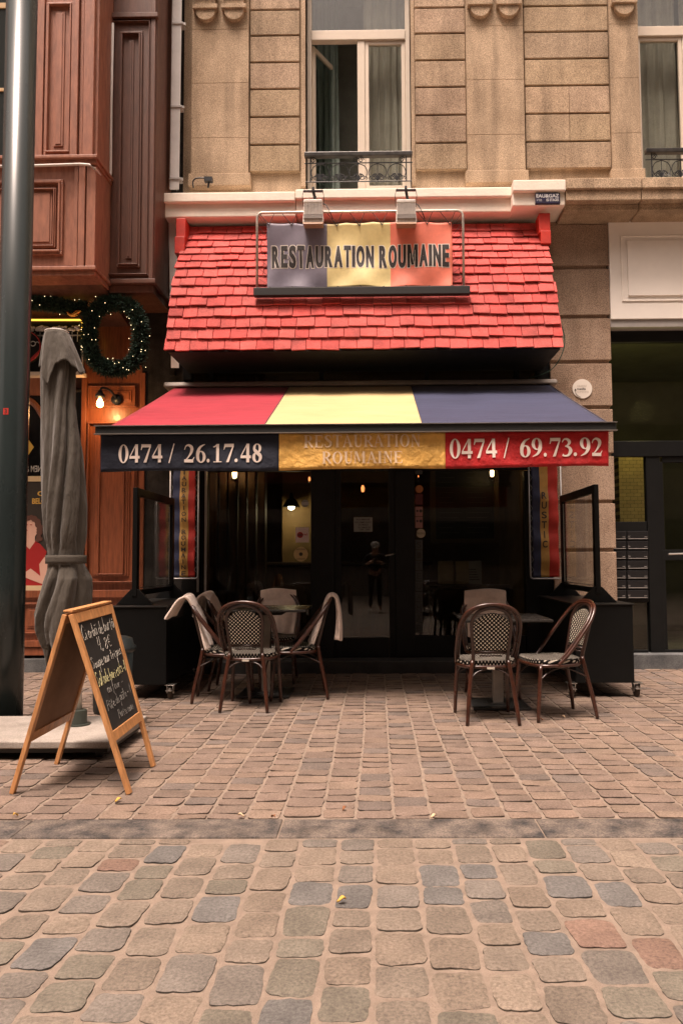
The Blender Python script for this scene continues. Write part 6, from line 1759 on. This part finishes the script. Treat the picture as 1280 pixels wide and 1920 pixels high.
# ------------------------------------------------------------------ tables
tt = mat('table_top_dark', (.022, .020, .018), .28, var=.3, vscale=6); tcol_ = mat('table_column_grey', (.24, .21, .18), .4, .5, var=.15, vscale=8)
def table(cx_, cy_, zt, w_, d_, cxc, label):
    o = thing('bistro_table', label, 'table', (cx_, cy_, 0), 'square tables on the terrace')
    b = MB(); b.box(cx_-w_/2, cx_+w_/2, cy_-d_/2, cy_+d_/2, zt-.022, zt); b.build('table_top', tt, o, bevel=.006)
    b = MB(); b.hexa([(cxc-.16, cy_-.16, zt-.06), (cxc+.16, cy_-.16, zt-.06), (cxc+.16, cy_+.16, zt-.06), (cxc-.16, cy_+.16, zt-.06), (cxc-.22, cy_-.22, zt-.0225), (cxc+.22, cy_-.22, zt-.0225), (cxc+.22, cy_+.22, zt-.0225), (cxc-.22, cy_+.22, zt-.0225)]); b.build('top_support', black_paint, o)
    b = MB(); b.box(cxc-.042, cxc+.042, cy_-.042, cy_+.042, .026, zt-.06); b.build('column', tcol_, o, bevel=.006)
    b = MB(); b.box(cxc-.235, cxc+.235, cy_-.235, cy_+.235, .006, .022); b.box(cxc-.09, cxc+.09, cy_-.09, cy_+.09, .022, .030)
    for s in (-1, 1):
        for t in (-1, 1): b.lathe([(.015, 0), (.018, .006)], (cxc+s*.2, cy_+t*.2, 0), 10)
    b.build('base_plate', mat('base_plate_steel', (.06, .06, .058), .3, .6), o, bevel=.005)
table(-.98, 6.98, .795, .72, .70, -1.02, 'dark square table in the middle of the left group of chairs')
table(1.06, 6.40, .745, .72, .70, 1.02, 'dark square table between the three chairs on the right')

# ------------------------------------------------------------------ fallen leaves
lfm = [mat('leaf_yellow', (.55, .33, .06), .7), mat('leaf_brown', (.25, .10, .04), .8), mat('leaf_pale', (.55, .40, .25), .8)]
for i, (px, py, lab) in enumerate(((222, 1502, 'yellow leaf on the cobbles just right of the menu board foot'), (512, 1533, 'yellow leaf lying at the joint of cobbles and dark kerb'), (452, 1531, 'small curled brown leaf on the edge of the kerb'), (640, 1690, 'pinkish leaf scrap on the road cobbles'), (645, 1518, 'brown leaf in a joint just above the kerb'), (1056, 1345, 'reddish leaf near the sideways chair on the right'), (30, 1530, 'pale leaf fragment near the kerb at far left'), (1014, 1350, 'pale leaf fragment between the right-hand chairs'), (812, 1533, 'tan leaf fragment on the kerb, centre right'))):
    p = G(px, py, .006); a_ = random.random() * 6; k = random.uniform(.010, .018)
    b = MB(); b.grid(lambda u, v: p + Vector((math.cos(a_) * (v-.5) * 2*k - math.sin(a_) * (u-.5) * k * math.sin(math.pi * min(.97, max(.03, v))) * 1.3, math.sin(a_) * (v-.5) * 2*k + math.cos(a_) * (u-.5) * k * math.sin(math.pi * min(.97, max(.03, v))) * 1.3, .004 + .03 * (u-.5) ** 2 + .006 * math.sin(v * 5))), 4, 8)
    tag(b.build('leaf', lfm[i % 3], None, smooth=True, solid=.0008), lab, 'leaf', 'fallen leaves')

# ------------------------------------------------------------------ the photographer, seen only as a reflection in the door glass
def skinned(name, chains, m, parent, sub=2):
    vs = []; es = []; rs = []
    key = {}
    for ch_ in chains:
        pv = None
        for (p, r_) in ch_:
            k = tuple(round(c_, 4) for c_ in p)
            if k not in key: key[k] = len(vs); vs.append(p); rs.append(r_)
            i = key[k]
            if pv is not None and pv != i: es.append((pv, i))
            pv = i
    me = bpy.data.meshes.new(name); me.from_pydata([tuple(Vector(p) - parent.location) for p in vs], es, [])
    me.materials.append(m)
    o = bpy.data.objects.new(name, me); C.objects.link(o); o.parent = parent
    sk_ = o.modifiers.new('skin', 'SKIN'); sk_.use_smooth_shade = True
    for i, r_ in enumerate(rs): me.skin_vertices[0].data[i].radius = (r_, r_ * .85) if not isinstance(r_, tuple) else r_
    me.skin_vertices[0].data[0].use_root = True
    ss = o.modifiers.new('subsurf', 'SUBSURF'); ss.levels = sub; ss.render_levels = sub
    return o
px_, py_ = -.03, -.42
pr = thing('person', 'person in a pale cap and dark clothes holding a camera, mirrored in the door glass', 'person', (px_, py_, 0))
def V(x, y, z): return (px_ + x, py_ + y, z)
skinm = mat('skin', (.45, .26, .18), .55); dkc = mat('dark_jacket', (.015, .014, .015), .8); trs = mat('dark_trousers', (.012, .013, .016), .85); capm = mat('pale_cap', (.50, .47, .43), .8); shm = mat('white_trainers', (.62, .60, .56), .6)
arms = []
for s in (-1, 1):
    arms.append([(V(0, 0, 1.30), (.15, .10)), (V(s*.10, .0, 1.33), .075), (V(s*.19, 0, 1.30), .060), (V(s*.25, .06, 1.08), .044), (V(s*.16, .25, 1.13), .036), (V(s*.08, .33, 1.19), .028)])
chains = [[(V(0, 0, .92), (.15, .11)), (V(0, 0, 1.10), (.135, .10)), (V(0, 0, 1.30), (.15, .10)), (V(0, .01, 1.40), .055), (V(0, .02, 1.46), .075), (V(0, .03, 1.53), .088), (V(0, .03, 1.59), .07)]] + arms
for s in (-1, 1):
    chains.append([(V(0, 0, .92), (.15, .11)), (V(s*.09, 0, .86), .085), (V(s*.10, .01, .48), .055), (V(s*.11, -.01, .10), .036), (V(s*.12, .08, .05), .034)])
    h = V(s*.08, .33, 1.19)
    for k in range(4):
        z_ = 1.205 - k * .017
        chains.append([(h, .028), (V(s*.068, .36, z_), .0095), (V(s*.052, .385 - .004*k, z_ - .004), .0085), (V(s*.035, .372, z_ - .006), .0078)])
    chains.append([(h, .028), (V(s*.06, .335, 1.225), .010), (V(s*.04, .345, 1.235), .009)])
skinned('body', chains, skinm, pr)
skinned('jacket', [[(V(0, 0, .88), (.175, .13)), (V(0, 0, 1.10), (.16, .12)), (V(0, 0, 1.30), (.17, .115)), (V(0, .01, 1.37), .075)]] + [[(V(0, 0, 1.30), (.17, .115)), (V(s*.10, .0, 1.335), .085), (V(s*.195, 0, 1.30), .072), (V(s*.255, .06, 1.075), .056), (V(s*.165, .24, 1.125), .046)] for s in (-1, 1)], dkc, pr)
skinned('trousers', [[(V(0, 0, .93), (.16, .12)), (V(s*.09, 0, .84), .10), (V(s*.10, .01, .48), .07), (V(s*.11, -.01, .10), .055)] for s in (-1, 1)], trs, pr)
for s in (-1, 1):
    b = MB(); c = Vector(V(s*.12, .03, .0))
    b.grid(lambda u, v: c + Vector(((.045 - .012*abs(v-.4)) * math.cos(u*6.283), lerp(-.09, .17, v) , .04 + .035*math.sin(u*6.283) * (1 - .35*v))), 14, 8, closed_u=True); b.build('shoe', shm, pr, smooth=True)
b = MB(); b.lathe([(.100, 1.535), (.102, 1.56), (.096, 1.60), (.07, 1.64), (.02, 1.66)], (px_, py_ + .03, 0), 24)
b.grid(lambda u, v: Vector((px_ + (u-.5)*.16, py_ + .03 + .085 + v*.075*(1-(2*u-1)**2*.5), 1.535 - .03*(2*u-1)**2 - .012*v)), 10, 4); b.build('cap', capm, pr, smooth=True, solid=.003)
b = MB(); nz = Vector(V(0, .118, 1.50)); b.lathe([(.004, .02), (.010, .0), (.013, -.018), (.004, -.024)], nz, 8); b.build('nose', skinm, pr, smooth=True)
b = MB()
for s in (-1, 1): b.lathe([(.003, -.004), (.007, 0), (.003, .004)], Vector(V(s*.03, .108, 1.52)), 8)
b.tube([V(-.022, .112, 1.46), V(0, .118, 1.458), V(.022, .112, 1.46)], .004, 5); b.build('eyes_and_mouth', drk, pr)
cm_ = thing('camera_body', 'small black camera held by the mirrored person', 'camera', V(0, .35, 1.20))
b = MB(); b.box(px_-.032, px_+.032, py_+.335, py_+.375, 1.17, 1.235); b.box(px_-.018, px_+.018, py_+.34, py_+.37, 1.235, 1.25); b.build('casing', black_matt, cm_, bevel=.006)
